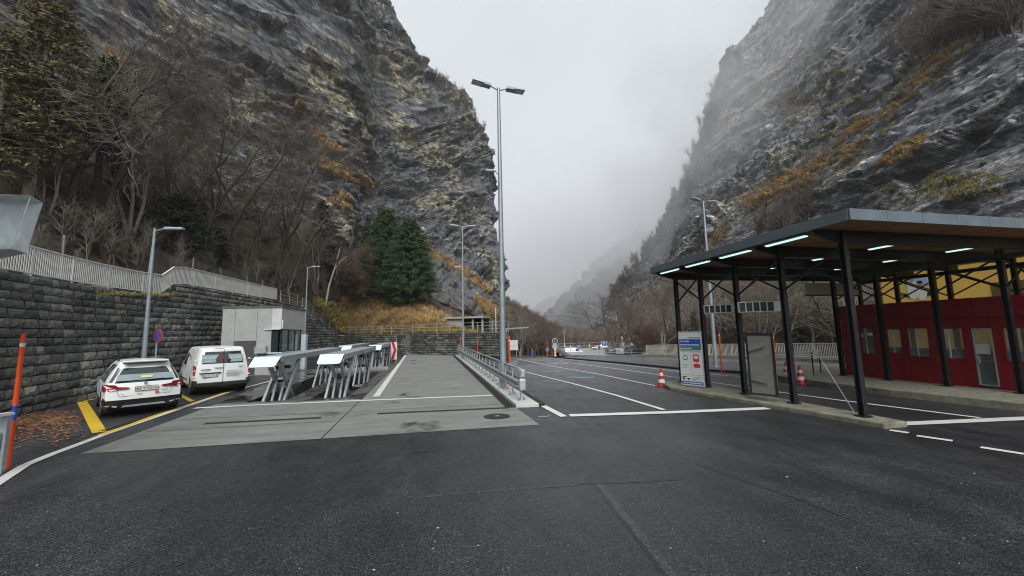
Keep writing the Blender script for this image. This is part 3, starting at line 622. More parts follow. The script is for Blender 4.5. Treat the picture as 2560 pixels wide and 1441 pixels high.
# hazy ridges up the valley
def ridge(label, pts, D, back, seed, amp=.5, m=None):
    net = []
    for px, py in pts:
        top = AD(px, py, D); d = Vector((top.x, top.y, 0)).normalized(); r = Vector((d.y, -d.x, 0)); hgt = max(8, top.z+5)
        foot = top-d*hgt*.8; foot.z = -5
        net.append([foot]+[foot.lerp(top, k)-d*hgt*.10*sin(k*pi) for k in (.25, .5, .75)]+[top, top+d*hgt*.6-Vector((0, 0, hgt*.35)), top+d*hgt*1.6-Vector((0, 0, hgt*1.2))])
    return relief('mountain', label, net, 200, 110, m or MT['rockfar'], amp, radians(-30), seed, scale=2.2)
ridge('faintest far ridge at the end of the valley', [(1262, 862), (1300, 800), (1322, 782), (1372, 746), (1412, 728), (1450, 710), (1520, 680), (1600, 650), (1760, 620), (1900, 600)], 1900, 0, 31, 1.6)
ridge('hazy violet grey mountainside rising to the right into cloud', [(1290, 868), (1330, 815), (1352, 795), (1392, 752), (1428, 716), (1462, 684), (1474, 672), (1508, 636), (1530, 620), (1570, 596), (1640, 570), (1720, 545), (1830, 520)], 1050, 0, 37, -1.3)
ridge('wooded hazy spur in the middle of the valley', [(1372, 872), (1384, 815), (1402, 785), (1424, 755), (1448, 722), (1478, 700), (1502, 675), (1545, 650), (1600, 630), (1680, 610)], 620, 0, 41, -.9)
ridge('brown wooded spur running down from the left cliff', [(1150, 600), (1225, 680), (1262, 738), (1288, 762), (1306, 776), (1322, 790), (1352, 808), (1376, 822), (1400, 842), (1440, 862), (1500, 885)], 300, 0, 47, -.45)

# ================================================================== STONE RETAINING WALLS
RB = random.Random(21)
def stone_protos(k):
    out = []
    for i in range(k):
        vs, fs = [], []; nxx, nzz = 4, 3
        rr = random.Random(100+i); ch = .06
        for j in range(nzz+1):
            for a in range(nxx+1):
                u, v = a/nxx-.5, j/nzz-.5; ed = (a in (0, nxx)) or (j in (0, nzz))
                y = -.5+(.15+rr.uniform(0, .10) if ed else rr.uniform(-.22, .10))
                vs.append((u+(rr.uniform(-.02, .02)), y, v+(rr.uniform(-.04, .04) if ed else 0)))
        nb = len(vs)
        for a, v in ((-.5, -.5), (.5, -.5), (.5, .5), (-.5, .5)): vs.append((a, .5, v))
        g = lambda a, j: j*(nxx+1)+a
        for j in range(nzz):
            for a in range(nxx): fs.append((g(a, j), g(a+1, j), g(a+1, j+1), g(a, j+1)))
        fs.append((nb, nb+1)+tuple(g(a, 0) for a in range(nxx, -1, -1))); fs.append((nb+2, nb+3)+tuple(g(a, nzz) for a in range(nxx+1)))
        fs.append((nb+3, nb)+tuple(g(0, j) for j in range(nzz+1))); fs.append((nb+1, nb+2)+tuple(g(nxx, j) for j in range(nzz, -1, -1)))
        out.append((vs, fs))
    return out
PROTO = stone_protos(9)
PMESH = []
for vs, fs in PROTO:
    me = bpy.data.meshes.new('stone'); me.from_pydata(vs, [], fs); me.materials.append(MT['stone']); me.update(); PMESH.append(me)
def path_at(path, s):
    for a, b in zip(path[:-1], path[1:]):
        L_ = hypot(b[0]-a[0], b[1]-a[1])
        if s <= L_ or b is path[-1]:
            t = (b[0]-a[0])/L_, (b[1]-a[1])/L_; return a[0]+t[0]*s, a[1]+t[1]*s, t
        s -= L_
def smooth_path(pts, n=8):
    P = np.array(pts, float); t = np.linspace(0, len(P)-1, (len(P)-1)*n+1); return [tuple(q) for q in catmull(P, t)]
def plen(path): return sum(hypot(b[0]-a[0], b[1]-a[1]) for a, b in zip(path[:-1], path[1:]))
def stone_wall(label, path, top, batter, ch, wr, hide=None):
    root = thing('stone_wall', label, 'wall', (path[0][0], path[0][1], 0)); ox, oy = path[0][0], path[0][1]
    L_ = plen(path); recs = []; z = -.05; row = 0; a = math.atan(batter)
    while z < 6:
        h = ch*RB.uniform(.9, 1.12); s = -RB.random()*.4
        while s < L_:
            wd = RB.uniform(*wr); c = s+wd/2; s += wd
            if c < 0 or c > L_: continue
            x, y, t = path_at(path, c); tp = top(x, y)
            if z+h*.5 > tp: continue
            hh = min(h, tp-z)
            nrm = (t[1], -t[0]); zc = z+hh/2
            p = Vector((x-nrm[0]*batter*zc, y-nrm[1]*batter*zc, zc)); q = proj(p)
            recs.append((q, p, atan2(t[1], t[0]), wd-.026, .20, hh-.024, RB.random() < .5))
        z += h; row += 1
    vis = [i for i, r_ in enumerate(recs) if -40 < r_[0][0] < 2600 and r_[0][2] > 0 and not (hide and hide(*r_[0]))]
    vis.sort(key=lambda i: -recs[i][3]*recs[i][5]/recs[i][0][2]**2); pick = set(vis[:300])
    SV, SF = [], []; nb = 0
    for i, (q, p, rz, wd, dp, hh, fl) in enumerate(recs):
        k = RB.randrange(len(PROTO)); fx = -1 if fl else 1
        M4 = Matrix.Translation(p) @ Matrix.Rotation(rz, 4, 'Z') @ Matrix.Rotation(-a, 4, 'X') @ Matrix.Diagonal((wd, dp, hh, 1))
        if i in pick:
            o = bpy.data.objects.new('stone', PMESH[k]); COL.objects.link(o); o.parent = root
            o.matrix_local = Matrix.Translation((-ox, -oy, 0)) @ M4
        else:
            v = np.array(PROTO[k][0]); v = np.c_[v, np.ones(len(v))] @ np.array(M4).T; SV += [tuple(t_) for t_ in v[:, :3]-np.array([ox, oy, 0])]
            SF += [tuple(j+nb for j in f) for f in PROTO[k][1]]; nb += len(v)
    b = MB(); b.v = SV; b.f = SF
    o = b.build('stones', MT['stone'], root); o['kind'] = 'stuff'
    # mortar core
    b = MB(); n = max(2, int(L_/.4)); vs = []
    for i in range(n+1):
        x, y, t = path_at(path, min(L_-1e-3, L_*i/n)); nr = (t[1], -t[0]); tp = top(x, y)
        for z_, off in ((-.3, -.03), (tp-.03, -.03), (tp-.03, .55), (-.3, .55)):
            k = off+batter*max(z_, 0); vs.append((x-nr[0]*k-ox, y-nr[1]*k-oy, z_))
    fs = []
    for i in range(n):
        for k in range(4): fs.append((i*4+k, (i+1)*4+k, (i+1)*4+(k+1) % 4, i*4+(k+1) % 4))
    b.add(vs, fs); b.build('mortar', MT['mortar'], root); return root
def topL(x, y):
    if y < 24.4: return 4.66
    if y < 25.7: return 4.66+(y-24.4)/1.3*.8
    if y < 45: return 5.46
    return max(2.3, 5.46-(y-45)*.235)
pathL = smooth_path([(-10.9, 2), (-11.6, 8), (-12.35, 14), (-12.85, 17.5), (-13.2, 20.5), (-13.15, 23), (-12.75, 26), (-12.2, 32), (-11.85, 38), (-11.7, 45), (-11.6, 52), (-11.5, 59.6)])
stone_wall('tall battered wall of dark squared stones behind the parked white vehicles', pathL, topL, .27, .315, (.36, .82))
pathF = [(-12.6, 59.4), (-11.6, 58.2), (-8, 53.6), (-4, 49.3), (0, 45), (4, 41), (7.3, 37.5)]
stone_wall('lower stone wall at the far end of the concrete lane', pathF, lambda x, y: 2.32, .1, .25, (.32, .75))
# end return of the far wall and its coping
b = MB(); b.prism([(7.25, 37.45), (7.9, 38.2), (9.2, 46), (8.2, 46), (6.9, 39)], -.6, 2.3); tag(b.build('wall_end_block', MT['slab_rock']), 'dark end return of the far stone wall beside the road', 'wall')
def offset_path(path, off, fz):
    out = []
    L_ = plen(path); n = int(L_/.5)
    for i in range(n+1):
        x, y, t = path_at(path, min(L_-1e-3, L_*i/n)); nr = (t[1], -t[0]); z = fz(x, y); out.append((x-nr[0]*(off+.27*z), y-nr[1]*(off+.27*z), z))
    return out

# ------------------------------------------------------------------ railings
def railing(name, label, pts, h, gap, post_every, m, rail=(.06, .05), bal=(.035, .012), group=None, bottom=.1, post_drop=.12, nmax=300, topw=None):
    r = thing(name, label, 'railing', pts[0], 0, group); o = Vector(pts[0])
    P = [Vector(p)-o for p in pts]; up = Vector((0, 0, 1))
    t = MB(); bt = MB()
    for a, b_ in zip(P[:-1], P[1:]):
        t.bar(a+up*h, b_+up*h, topw or rail[0], rail[1]); bt.bar(a+up*bottom, b_+up*bottom, .03, .035)
    t.build('top_rail', m, r); bt.build('bottom_rail', m, r)
    seg = [(b_-a).length for a, b_ in zip(P[:-1], P[1:])]; L_ = sum(seg)
    def at(s):
        for (a, b_), l_ in zip(zip(P[:-1], P[1:]), seg):
            if s <= l_: return a.lerp(b_, s/l_), (b_-a)
            s -= l_
        return P[-1].copy(), P[-1]-P[-2]
    pm = MB().box((0, 0, (h-post_drop)/2), (.05, .03, h+post_drop)).build('post', m, r); first = True
    n = max(1, round(L_/post_every))
    for i in range(n+1):
        p, d = at(L_*i/n); q = pm if first else pm.copy()
        if not first: COL.objects.link(q)
        q.location = p; q.rotation_euler = (0, 0, atan2(d.y, d.x)); first = False
    bm_ = MB().box((0, 0, (h+bottom)/2), (bal[0], bal[1], h-bottom)).build('baluster', m, r); first = True
    n = int(L_/gap); rest = MB()
    for i in range(n):
        p, d = at((i+.5)*L_/n)
        if i < nmax:
            q = bm_ if first else bm_.copy()
            if not first: COL.objects.link(q)
            q.location = p; q.rotation_euler = (0, 0, atan2(d.y, d.x)); first = False
        else: rest.box(p+up*(h+bottom)/2, (bal[0], bal[1], h-bottom), atan2(d.y, d.x))
    if rest.v: rest.build('balusters', m, r)['kind'] = 'stuff'
    return r
ptsW = [p for p in offset_path(pathL, .12, lambda x, y: topL(x, y)+.03) if 9 < p[1] < 37.2][::2]
ptsW = ptsW[:-1]
railing('white_railing', 'pale bar railing that steps up along the top of the tall stone wall', ptsW, 1.08, .105, 2.0, MT['alu_rail'], bal=(.05, .012), topw=.07)
# plate end of that railing
e = ptsW[-1]; r = thing('plate_railing', 'closed sheet end of the pale railing above the small concrete building', 'railing', e)
MB().bar((0, 0, .6), (.3, 2.6, .6), .03, .95).build('panel', MT['alu_rail'], r); c = MB(); c.bar((0, 0, 1.08), (.3, 2.6, 1.08), .07, .05); c.build('top_rail', MT['alu_rail'], r)
def pipe_rail(name, label, pts, h, n_rails, every, m=None, rad=.022, group=None):
    m = m or MT['galv']; r = thing(name, label, 'railing', pts[0], 0, group); o = Vector(pts[0]); P = [Vector(p)-o for p in pts]
    for k in range(n_rails):
        b = MB(); z = h*(1-k/n_rails); b.tube([p+Vector((0, 0, z)) for p in P], rad, 6); b.build('rail', m, r)
    seg = [(b_-a).length for a, b_ in zip(P[:-1], P[1:])]; L_ = sum(seg); n = max(1, round(L_/every))
    pm = MB().tube([(0, 0, -.1), (0, 0, h)], rad*1.25, 6).build('post', m, r); first = True
    for i in range(n+1):
        s = L_*i/n; p = P[-1]
        for (a, b_), l_ in zip(zip(P[:-1], P[1:]), seg):
            if s <= l_: p = a.lerp(b_, s/l_); break
            s -= l_
        q = pm if first else pm.copy()
        if not first: COL.objects.link(q)
        q.location = p; first = False
    return r
po = offset_path(pathL, .15, lambda x, y: topL(x, y)+.02)
pipe_rail('pipe_railing', 'thin steel pipe railing on the wall top at the head of the steps', [p for p in po if 39.5 < p[1] < 45.2][::3], 1.1, 3, 2.4)
pipe_rail('pipe_railing', 'sloping pipe railing following the steps down the end of the tall wall', [p for p in po if 45.1 < p[1] < 58.4][::4], 1.1, 3, 3)
pf = [(x*1.0+.45, y+.5, 2.34) for x, y in pathF]
pipe_rail('pipe_railing', 'long thin pipe railing on top of the far stone wall', pf, 1.05, 3, 2.0)
# stair between wall and slope
r = thing('stone_steps', 'narrow flight of concrete steps climbing behind the end of the tall wall', 'steps', (-13.6, 45, 0))
for i in range(18):
    y = 45.4+i*.74; z = topL(0, y)
    MB().b2(-.55, .75, y-45, y-45+.72, z-.8, z+.02).build('step', MT['kerb'], r)
# coping rocks at the foot of the hill, above the near railing
r = thing('rock_ledge', 'ledge of flat broken rock slabs behind the railing under the chain link fence', 'rocks', (-16, 18, 4.4)); k = 0
for i in range(46):
    y = 9+i*.52; x = -16.3+.25*sin(i)+(.6 if y > 22 else 0)+(.9 if y > 27 else 0); s = RB.uniform(.5, .9)
    b = MB(); nb_ = 7; pr = [(s*.75*cos(a)*RB.uniform(.7, 1.1), s*.8*sin(a)*RB.uniform(.8, 1.1)) for a in [q*2*pi/nb_ for q in range(nb_)]]
    b.prism(pr, -.55, RB.uniform(.15, .45)); b.build('rock_slab', MT['slab_rock'], r, loc=(x+16, y-18, .35+(.5 if y > 24 else 0)), rot=(RB.uniform(-.1, .1), RB.uniform(-.3, .05), RB.random()*3), bev=.04)

# ------------------------------------------------------------------ chain link fence on the bank
def chain_fence(label, pts, h, gap=.11):
    r = thing('chain_link_fence', label, 'fence', pts[0]); o = Vector(pts[0]); P = [Vector(p)-o for p in pts]
    for i, p in enumerate(P):
        lean = RB.uniform(-.12, .12) if i != 2 else -.5
        MB().tube([p-Vector((0, 0, .3)), p+Vector((lean*.3, lean, h+.1))], .045, 8).build('post', MT['pole'], r)
    c = MB()
    for a, b_ in zip(P[:-1], P[1:]):
        L_ = (b_-a).length; n = int(L_/gap); d = (b_-a)/L_; up = Vector((0, 0, 1)); sag = .1
        for i in range(-int(h/gap), n):
            for sg in (0, 1):
                s0, s1 = i*gap, i*gap+h; z0, z1 = (0, h) if sg == 0 else (h, 0)
                if s0 < 0: z0 += (z1-z0)*(-s0)/h; s0 = 0
                if s1 > L_: z1 = z0+(z1-z0)*(L_-s0)/(s1-s0); s1 = L_
                if s1 <= s0: continue
                c.bar(a+d*s0+up*z0, a+d*s1+up*z1, .006, .006)
        c.tube([a+up*h, b_+up*h], .012, 4)
    q = c.build('wire_mesh', MT['wire'], r); q['kind'] = 'stuff'
def hill(px, py, D): return AD(px, py, D)
chain_fence('sagging chain link fence with leaning posts on the bank above the railing', [(-17.3, 9.5, 5.0), (-17.5, 14, 5.0), (-17.7, 18.6, 5.05), (-17.6, 23.0, 5.1)], 2.3)
chain_fence('lower chain link fence among the trees above the second stretch of railing', [(-16.4, 27.0, 5.9), (-16.2, 31, 5.9), (-16.0, 35, 5.85), (-15.8, 38.5, 5.8), (-15.7, 41.5, 5.8)], 1.9)

# ------------------------------------------------------------------ galvanized steel sheet housing top left, and railing end bottom left
r = thing('steel_hood', 'large galvanized sheet steel hood standing at the left edge above the railing', 'steel hood', (0, 0, 0))
q = [AD(-260, 478, 9.6), AD(75, 488, 10.4), AD(108, 508, 10.9), AD(67, 634, 10.6), AD(28, 624, 10.4), AD(-260, 622, 9.6)]
q2 = [p+Vector((-1.6, 1.1, 0)) for p in q]
b = MB(); b.add([*q, *q2], [tuple(range(6))[::-1]]+[(i, (i+1) % 6, 6+(i+1) % 6, 6+i) for i in range(6)]+[tuple(range(6, 12))]); b.build('sheet_shell', MT['galv_pale'], r, bev=.01)
b = MB(); b.bar(q[1]+(q[3]-q[1])*.06+Vector((.01, -.012, 0)), q[4]+(q[1]-q[4])*.03+Vector((.01, -.012, 0)), .02, .012); b.build('fold_seam', MT['galv'], r)
b = MB(); pz = AD(-150, 622, 10.2); b.tube([(pz.x, pz.y, 0), (pz.x, pz.y, pz.z)], .09, 10); b.build('post', MT['galv'], r)
s0 = GS(12, 1181)
r = thing('gate_rail', 'grey steel rail end with a white top plate at the left edge', 'rail', (s0.x, s0.y, 0))
a0 = Vector((0, 0, 1.02)); a1 = Vector((-1.05, -1.9, 2.2-.1))
a1 = Vector((-.42, -1.5, 1.02))
b = MB(); b.bar(a0, a1*1.0, .11, .05); b.build('top_plate', MT['white_reflect'], r)
b = MB(); b.box((-.06, -.03, .5), (.10, .12, 1.0), .3); b.build('post', MT['galv'], r)
b = MB(); b.bar(Vector((-.05, -.1, .55)), Vector((-.42, -1.5, .55)), .05, .3); b.build('lower_panel', MT['galv'], r)

# ------------------------------------------------------------------ snow poles
def snow_pole(label, x, y, h=1.75, rad=.05, blue=True, lean=(0, 0)):
    z = zg(x, y); r = thing('snow_pole', label, 'marker pole', (x, y, z), 0, 'orange snow poles')
    f = lambda k: Vector((lean[0]*k, lean[1]*k, h*k))
    a, b_ = (.35, .46) if blue else (.3, .3)
    MB().tube([f(0), f(a)], rad, 10).build('lower_sleeve', MT['orange'], r)
    if blue: MB().tube([f(a), f(b_)], rad*1.02, 10).build('blue_band', MT['blue'], r)
    MB().tube([f(b_), f(.9)], rad, 10).build('tube', MT['orange'], r)
    MB().tube([f(.9), f(.925)], rad*1.04, 10).build('reflector', MT['white_reflect'], r)
    MB().tube([f(.925), f(1)], rad, 10).build('cap', MT['orange'], r)
s1 = GS(19, 1173); snow_pole('tall orange snow pole with a blue band at the left edge', s1.x, s1.y, 2.46, .036, True, (-.02, .02))
for lab, px, py, top in (('orange snow pole behind the guardrail nearest the big lamp pole', 1275, 972, 840), ('orange snow pole in front of the far wall beside the middle lamp pole', 1151, 893, 842), ('orange snow pole before the far wall right of the middle lamp pole', 1194, 893, 848),
                        ('orange snow pole at the far yard edge by the small parking sign', 1369, 893, 853), ('orange snow pole on the lane kerb seen between the canopy posts', 1805, 934, 830), ('thin orange snow pole behind the grey mesh panel', 1941, 926, 836)):
    p = GS(px, py); h = AY(px, top, p.y).z-p.z; snow_pole(lab, p.x, p.y, h, .036, px == 1275)

# ------------------------------------------------------------------ small concrete building
b0 = G(697.6, 936.6); b1 = Vector((-12.35, 26.9, 0)); rz = radians(-6)
r = thing('concrete_booth', 'small square building of fair faced grey concrete with a corner window', 'building', (-9.0, 26.85, 0), radians(-3))
Hh = 4.12; Wd, Dp = 3.35, 4.0; wz0, wz1 = 1.35, 2.78
MB().b2(-Wd, -.55, 0, .16, 0, Hh).build('front_wall', MT['concrete'], r)
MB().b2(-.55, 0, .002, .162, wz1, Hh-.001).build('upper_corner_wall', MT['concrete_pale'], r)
MB().b2(-.55, 0, .002, .162, 0, wz0).build('lower_corner_wall', MT['concrete'], r)
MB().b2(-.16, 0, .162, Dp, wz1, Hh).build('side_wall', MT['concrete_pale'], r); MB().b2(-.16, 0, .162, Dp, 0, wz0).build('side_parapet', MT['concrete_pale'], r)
MB().b2(-.16, 0, Dp-.45, Dp, wz0, wz1).build('side_pier', MT['concrete'], r)
MB().b2(-Wd, -.16, Dp-.16, Dp, 0, Hh).build('back_wall', MT['concrete'], r); MB().b2(-Wd-.0, -Wd+.16, .16, Dp-.16, 0, Hh).build('left_wall', MT['concrete'], r)
MB().b2(-Wd-.05, .05, -.05, Dp+.05, Hh, Hh+.10).build('roof', MT['roof_edge'], r)
MB().b2(-Wd+.17, -.17, .17, Dp-.17, wz0-.1, wz0-.05).build('inner_sill', MT['door_dark'], r)
dd = MB().b2(-Wd+.72, -Wd+1.95, -.004, .01, .02, 2.1).build('door', MT['door_dark'], r); MB().b2(-Wd+1.72, -Wd+1.84, -.05, -.004, 1.0, 1.04).build('handle', MT['galv'], dd)
wf = MB()
for y in (.18, .30, 1.28, 1.40, 2.34, 2.46, 3.42): wf.b2(-.12, -.06, y, y+.07, wz0+.05, wz1)
wf.b2(-.12, -.06, .18, 3.49, wz0, wz0+.06); wf.b2(-.12, -.06, .18, 3.49, wz1-.05, wz1); wf = wf.build('window_frame', MT['blackplastic'], r)
for y in (.30, 1.40, 2.46): MB().b2(-.10, -.09, y+.07, y+.98, wz0+.06, wz1-.05).build('pane', MT['glass_pale'], wf)
MB().b2(-.54, -.16, .02, .04, wz0, wz1).build('corner_pane', MT['glass'], r)
MB().b2(-.72, .12, -.12, 3.5, wz0-.06, wz0).build('window_sill', MT['galv_pale'], r)
MB().b2(.03, .33, 3.3, 3.7, 0.0, 2.45).build('shutter_box', MT['galv_pale'], r)
MB().b2(-1.35, -.72, -.28, 0, 1.32, 1.75).build('letter_box', MT['galv'], r)
MB().b2(-.95, .0, -.10, -.02, 2.76, 2.81).build('light_strip', MT['white_sign'], r)
MB().b2(.0, .06, .05, .2, 2.82, 3.35).build('white_plate', MT['white_sign'], r)
for y in (.7, 1.95): MB().b2(-Wd+y, -Wd+y+.012, -.006, 0, 0, Hh).build('form_joint', MT['mortar'], r)
for x, z in ((.55, 2.85), (1.95, 2.87), (2.25, 2.87), (1.9, 1.6), (2.2, 1.6), (.5, .9)): MB().lathe([(.025, -.006), (.025, .0)], (-Wd+x, 0, z), 8, 'y').build('tie_hole', MT['mortar'], r)

# ------------------------------------------------------------------ lift tables
def lift(label, x0, x1, y0, L_, first=None, flapy=.55):
    r = thing('scissor_lift', label, 'vehicle lift', ((x0+x1)/2, y0, 0), 0, 'scissor lifts over the pits'); w_ = x1-x0; zt = 1.60
    MB().b2(-w_/2, w_/2, 0, L_, zt-.07, zt).build('platform', MT['galv'], r, bev=.01)
    c = MB()
    for s in (-1, 1): c.b2(s*w_/2-.02*(s > 0), s*w_/2+.02*(s < 0), .0, L_, zt-.20, zt-.07)
    c.b2(-w_/2, w_/2, L_-.03, L_, zt-.2, zt-.07); c.build('side_beam', MT['galv'], r)
    c = MB()
    for i in range(9): c.b2(-w_/2+.05, w_/2-.05, .3+i*L_/9, .34+i*L_/9, zt-.17, zt-.075)
    c.build('cross_rib', MT['pole'], r)
    b = MB(); fl = flapy; hw = w_/2-.01
    b.add([(-hw, -.01, zt-.01), (hw, -.01, zt-.01), (hw-.02, -fl+.06, zt-.30), (hw-.08, -fl, zt-.335), (-hw+.08, -fl, zt-.335), (-hw+.02, -fl+.06, zt-.30)], [(0, 1, 2, 3, 4, 5)])
    o = b.build('ramp_flap', MT['galv_pale'], r); sd = o.modifiers.new('s', 'SOLIDIFY'); sd.thickness = .02
    b = MB(); b.add([(-hw, L_, zt+.0), (hw, L_, zt+.0), (hw-.02, L_+.45, zt+.03), (-hw+.02, L_+.45, zt+.03)], [(0, 1, 2, 3)]); o = b.build('end_flap', MT['blackplastic'], r); o.modifiers.new('s', 'SOLIDIFY').thickness = .03
    for yy in (.55, L_-2.6) if L_ > 8 else (.5, L_-2.3):
        sx = w_/2-.09
        for k, (s, i) in enumerate(((-1, 0), (1, 0), (-1, 1), (1, 1))):
            xo = s*(sx-i*.16)
            a, b_ = ((0, yy-.0, zt-.2), (0, yy+2.0, -.45)) if i else ((0, yy+1.75, zt-.2), (0, yy-.15, -.45))
            MB().bar((xo, a[1], a[2]), (xo, b_[1], b_[2]), .09, .20).build('scissor_arm', MT['galv'], r, bev=.008)
        MB().tube([(-sx, yy+.88, .58), (sx, yy+.88, .58)], .045, 8).build('pivot_shaft', MT['blackplastic'], r)
        for s in (-.13, .13):
            cyl = MB().tube([(s, yy+.2, -.35), (s, yy+.75, .55)], .05, 10).build('hydraulic_cylinder', MT['galv'], r); MB().tube([(s, yy+.75, .55), (s, yy+1.0, 1.0)], .028, 8).build('piston', MT['white_lens'], cyl)
        MB().tube([(-.2, yy+.1, -.3), (-.24, yy+.5, .2), (-.15, yy+.8, .7), (-.1, yy+1.1, 1.1), (0, yy+1.3, zt-.15)], .014, 5).build('hose', MT['rubber'], r)
        MB().box((0, yy+1.0, 1.12), (.5, .2, .12)).build('cross_head', MT['blackplastic'], r)
        MB().box((0, yy+.0, -.40), (w_*.7, .12, .1)).build('base_beam', MT['galv'], r)
    return r
l1 = lift('raised galvanized scissor lift nearest the white van', -6.05, -5.17, 15.6, 9.9)
lift('raised galvanized scissor lift nearest the concrete lane, with a blue badge', -4.02, -3.15, 16.1, 9.2)
lift('far raised scissor lift in line behind the left one', -6.05, -5.17, 29.0, 8.3); lift('far raised scissor lift in line behind the right one', -4.02, -3.15, 28.6, 8.6)
for o in [o for o in COL.objects if o.get('label', '').endswith('blue badge')]:
    MB().b2(.462, .467, 3.9, 4.25, 1.44, 1.58).build('badge', MT['blue'], o); MB().b2(.467, .469, 4.0, 4.15, 1.48, 1.54).build('badge_mark', MT['white_sign'], o)
MB_ = MB().b2(-6.9, -2.6, 27.3, 27.7, .008, .18); tag(MB_.build('pit_kerb', MT['concrete']), 'low pale concrete upstand between the near and far lift pits', 'kerb')

# ------------------------------------------------------------------ guardrail on its island
isl = MB(); isl.prism([(2.64, 11.95), (3.34, 11.85), (3.4, 41), (2.68, 41)], -.2, .10); tag(isl.build('island_kerb', MT['concrete_pale'], bev=.012), 'narrow pale concrete island carrying the guardrail', 'kerb')
e = MB(); e.prism([(3.36, 11.9), (3.55, 11.9), (3.60, 41), (3.42, 41)], -.2, .09); tag(e.build('granite_edge', MT['mortar'], bev=.01), 'dark stone edging along the road side of the guardrail island', 'kerb')
r = thing('guardrail', 'long galvanized guardrail with a handrail on top beside the concrete lane', 'guardrail', (2.95, 12.55, .1))
n = 22; sp = 1.32
pm = None
for i in range(n):
    y = i*sp
    if pm is None:
        pm = MB().box((0, 0, .45), (.05, .10, .9)).build('post', MT['galv'], r, bev=.006); bp = MB().b2(-.13, .13, -.12, .12, 0, .02).build('base_plate', MT['galv'], pm)
        bo = MB()
        for sx in (-.09, .09):
            for sy in (-.08, .08): bo.tube([(sx, sy, .02), (sx, sy, .075)], .009, 5)
        bo = bo.build('anchor_bolts', MT['blackplastic'], pm)
    else:
        q = pm.copy(); COL.objects.link(q); q.location = (0, y, 0)
        for ch in (bp, bo): c = ch.copy(); COL.objects.link(c); c.parent = q
Lr = (n-1)*sp
c = MB(); prof = [(-.10, .36), (-.16, .40), (-.16, .45), (-.09, .50), (-.09, .53), (-.16, .58), (-.16, .63), (-.10, .67)]
vs = []
for y in (-.1, Lr):
    for x, z in prof: vs.append((x, y, z))
c.add(vs, [(k, k+1, 9+k, 8+k) for k in range(7)]); o = c.build('w_beam', MT['galv'], r); o.modifiers.new('s', 'SOLIDIFY').thickness = .008
c = MB(); vs = []
for y in (-.1, Lr):
    for x, z in prof: vs.append((-x*.55, y, z))
c.add(vs, [(k, k+1, 9+k, 8+k) for k in range(7)]); o = c.build('rear_beam', MT['galv'], r); o.modifiers.new('s', 'SOLIDIFY').thickness = .008
MB().b2(-.10, .12, -.2, -.06, .34, .70).build('end_shoe', MT['galv'], r, bev=.04)
MB().tube([(0, 0, .72), (0, -.02, .90), (0, .04, .97), (0, .14, 1.0), (0, Lr, 1.0)], .035, 8).build('handrail', MT['galv'], r, smooth=True)
MB().b2(-.02, .12, -.10, .06, .74, .99).build('reflector_box', MT['galv'], r, bev=.03)

# ------------------------------------------------------------------ lamp poles
def lamp(label, x, y, h, arms, rad=.09, z=None, extra=None, head=(1.0, .34)):
    z0 = zg(x, y) if z is None else z
    r = thing('lamp_post', label, 'lamp post', (x, y, z0), 0, 'street lamps')
    MB().tube([(0, 0, 0), (0, 0, h*.33), (0, 0, h)], [rad, rad*.85, rad*.5], 14).build('pole', MT['pole'], r, smooth=True)
    MB().b2(-.2, .2, -.2, .2, 0, .03).build('base_plate', MT['galv'], r)
    for ax, ay, tilt in arms:
        d = Vector((ax, ay, 0)).normalized(); ang = atan2(ay, ax); L0, wd = head
        a = MB().tube([(0, 0, h-.12), tuple(d*.35+Vector((0, 0, h+.02)))], .03, 8).build('arm', MT['pole'], r)
        hd = MB(); c = d*(.35+L0/2); hd.box((0, 0, 0), (L0*.42, wd*.75, .12)); hd = hd.build('lamp_head', MT['pole'], r, bev=.02, loc=(d.x*(.35+L0*.22), d.y*(.35+L0*.22), h+.03), rot=(0, -tilt, ang))
        MB().b2(L0*.18, L0*.75, -wd/2, wd/2, -.035, .035).build('lamp_panel', MT['galv'], hd); MB().b2(L0*.3, L0*.6, -wd*.35, wd*.35, -.045, -.036).build('lens', MT['white_lens'], hd)
    if extra: extra(r, h)
    return r
def floodlight(zf, side, ln=.5):
    def f(r, h):
        MB().tube([(0, 0, zf-.15), (side*.18, -.05, zf)], .018, 6).build('bracket', MT['pole'], r)
        MB().box((side*(.2+ln/2), -.08, zf+.05), (ln, .3, .09), 0, .3).build('floodlight', MT['galv'], r, bev=.02)
    return f
lamp('tallest twin headed lamp post beside the guardrail', 2.93, 15.5, 12.75, [(-1, -.12, .12), (1, .1, .02)], .13, .1, floodlight(8.9, -1, .45), (.85, .36))
lamp('distant twin headed lamp post at the far end of the guardrail', 2.95, 34.2, 11.75, [(-1, 0, .1), (1, 0, .1)], .11, .1, floodlight(8.0, -1, .5), (.8, .34))
lp = GS(1790, 918); lamp('twin headed lamp post rising behind the canopy', lp.x, lp.y, AY(1757, 503, lp.y).z-lp.z, [(-1, -.2, .1), (1, .2, .1)], .14, None, None, (.85, .36))
lamp('low single headed lamp post standing behind the two white vehicles', -12.05, 20.0, 7.25, [(1, .05, .05)], .10, 0, None, (.75, .25))
lamp('low single headed lamp post behind the small concrete building', -11.5, 40.5, 9.0, [(1, .0, .05)], .09, 0, None, (.8, .25))

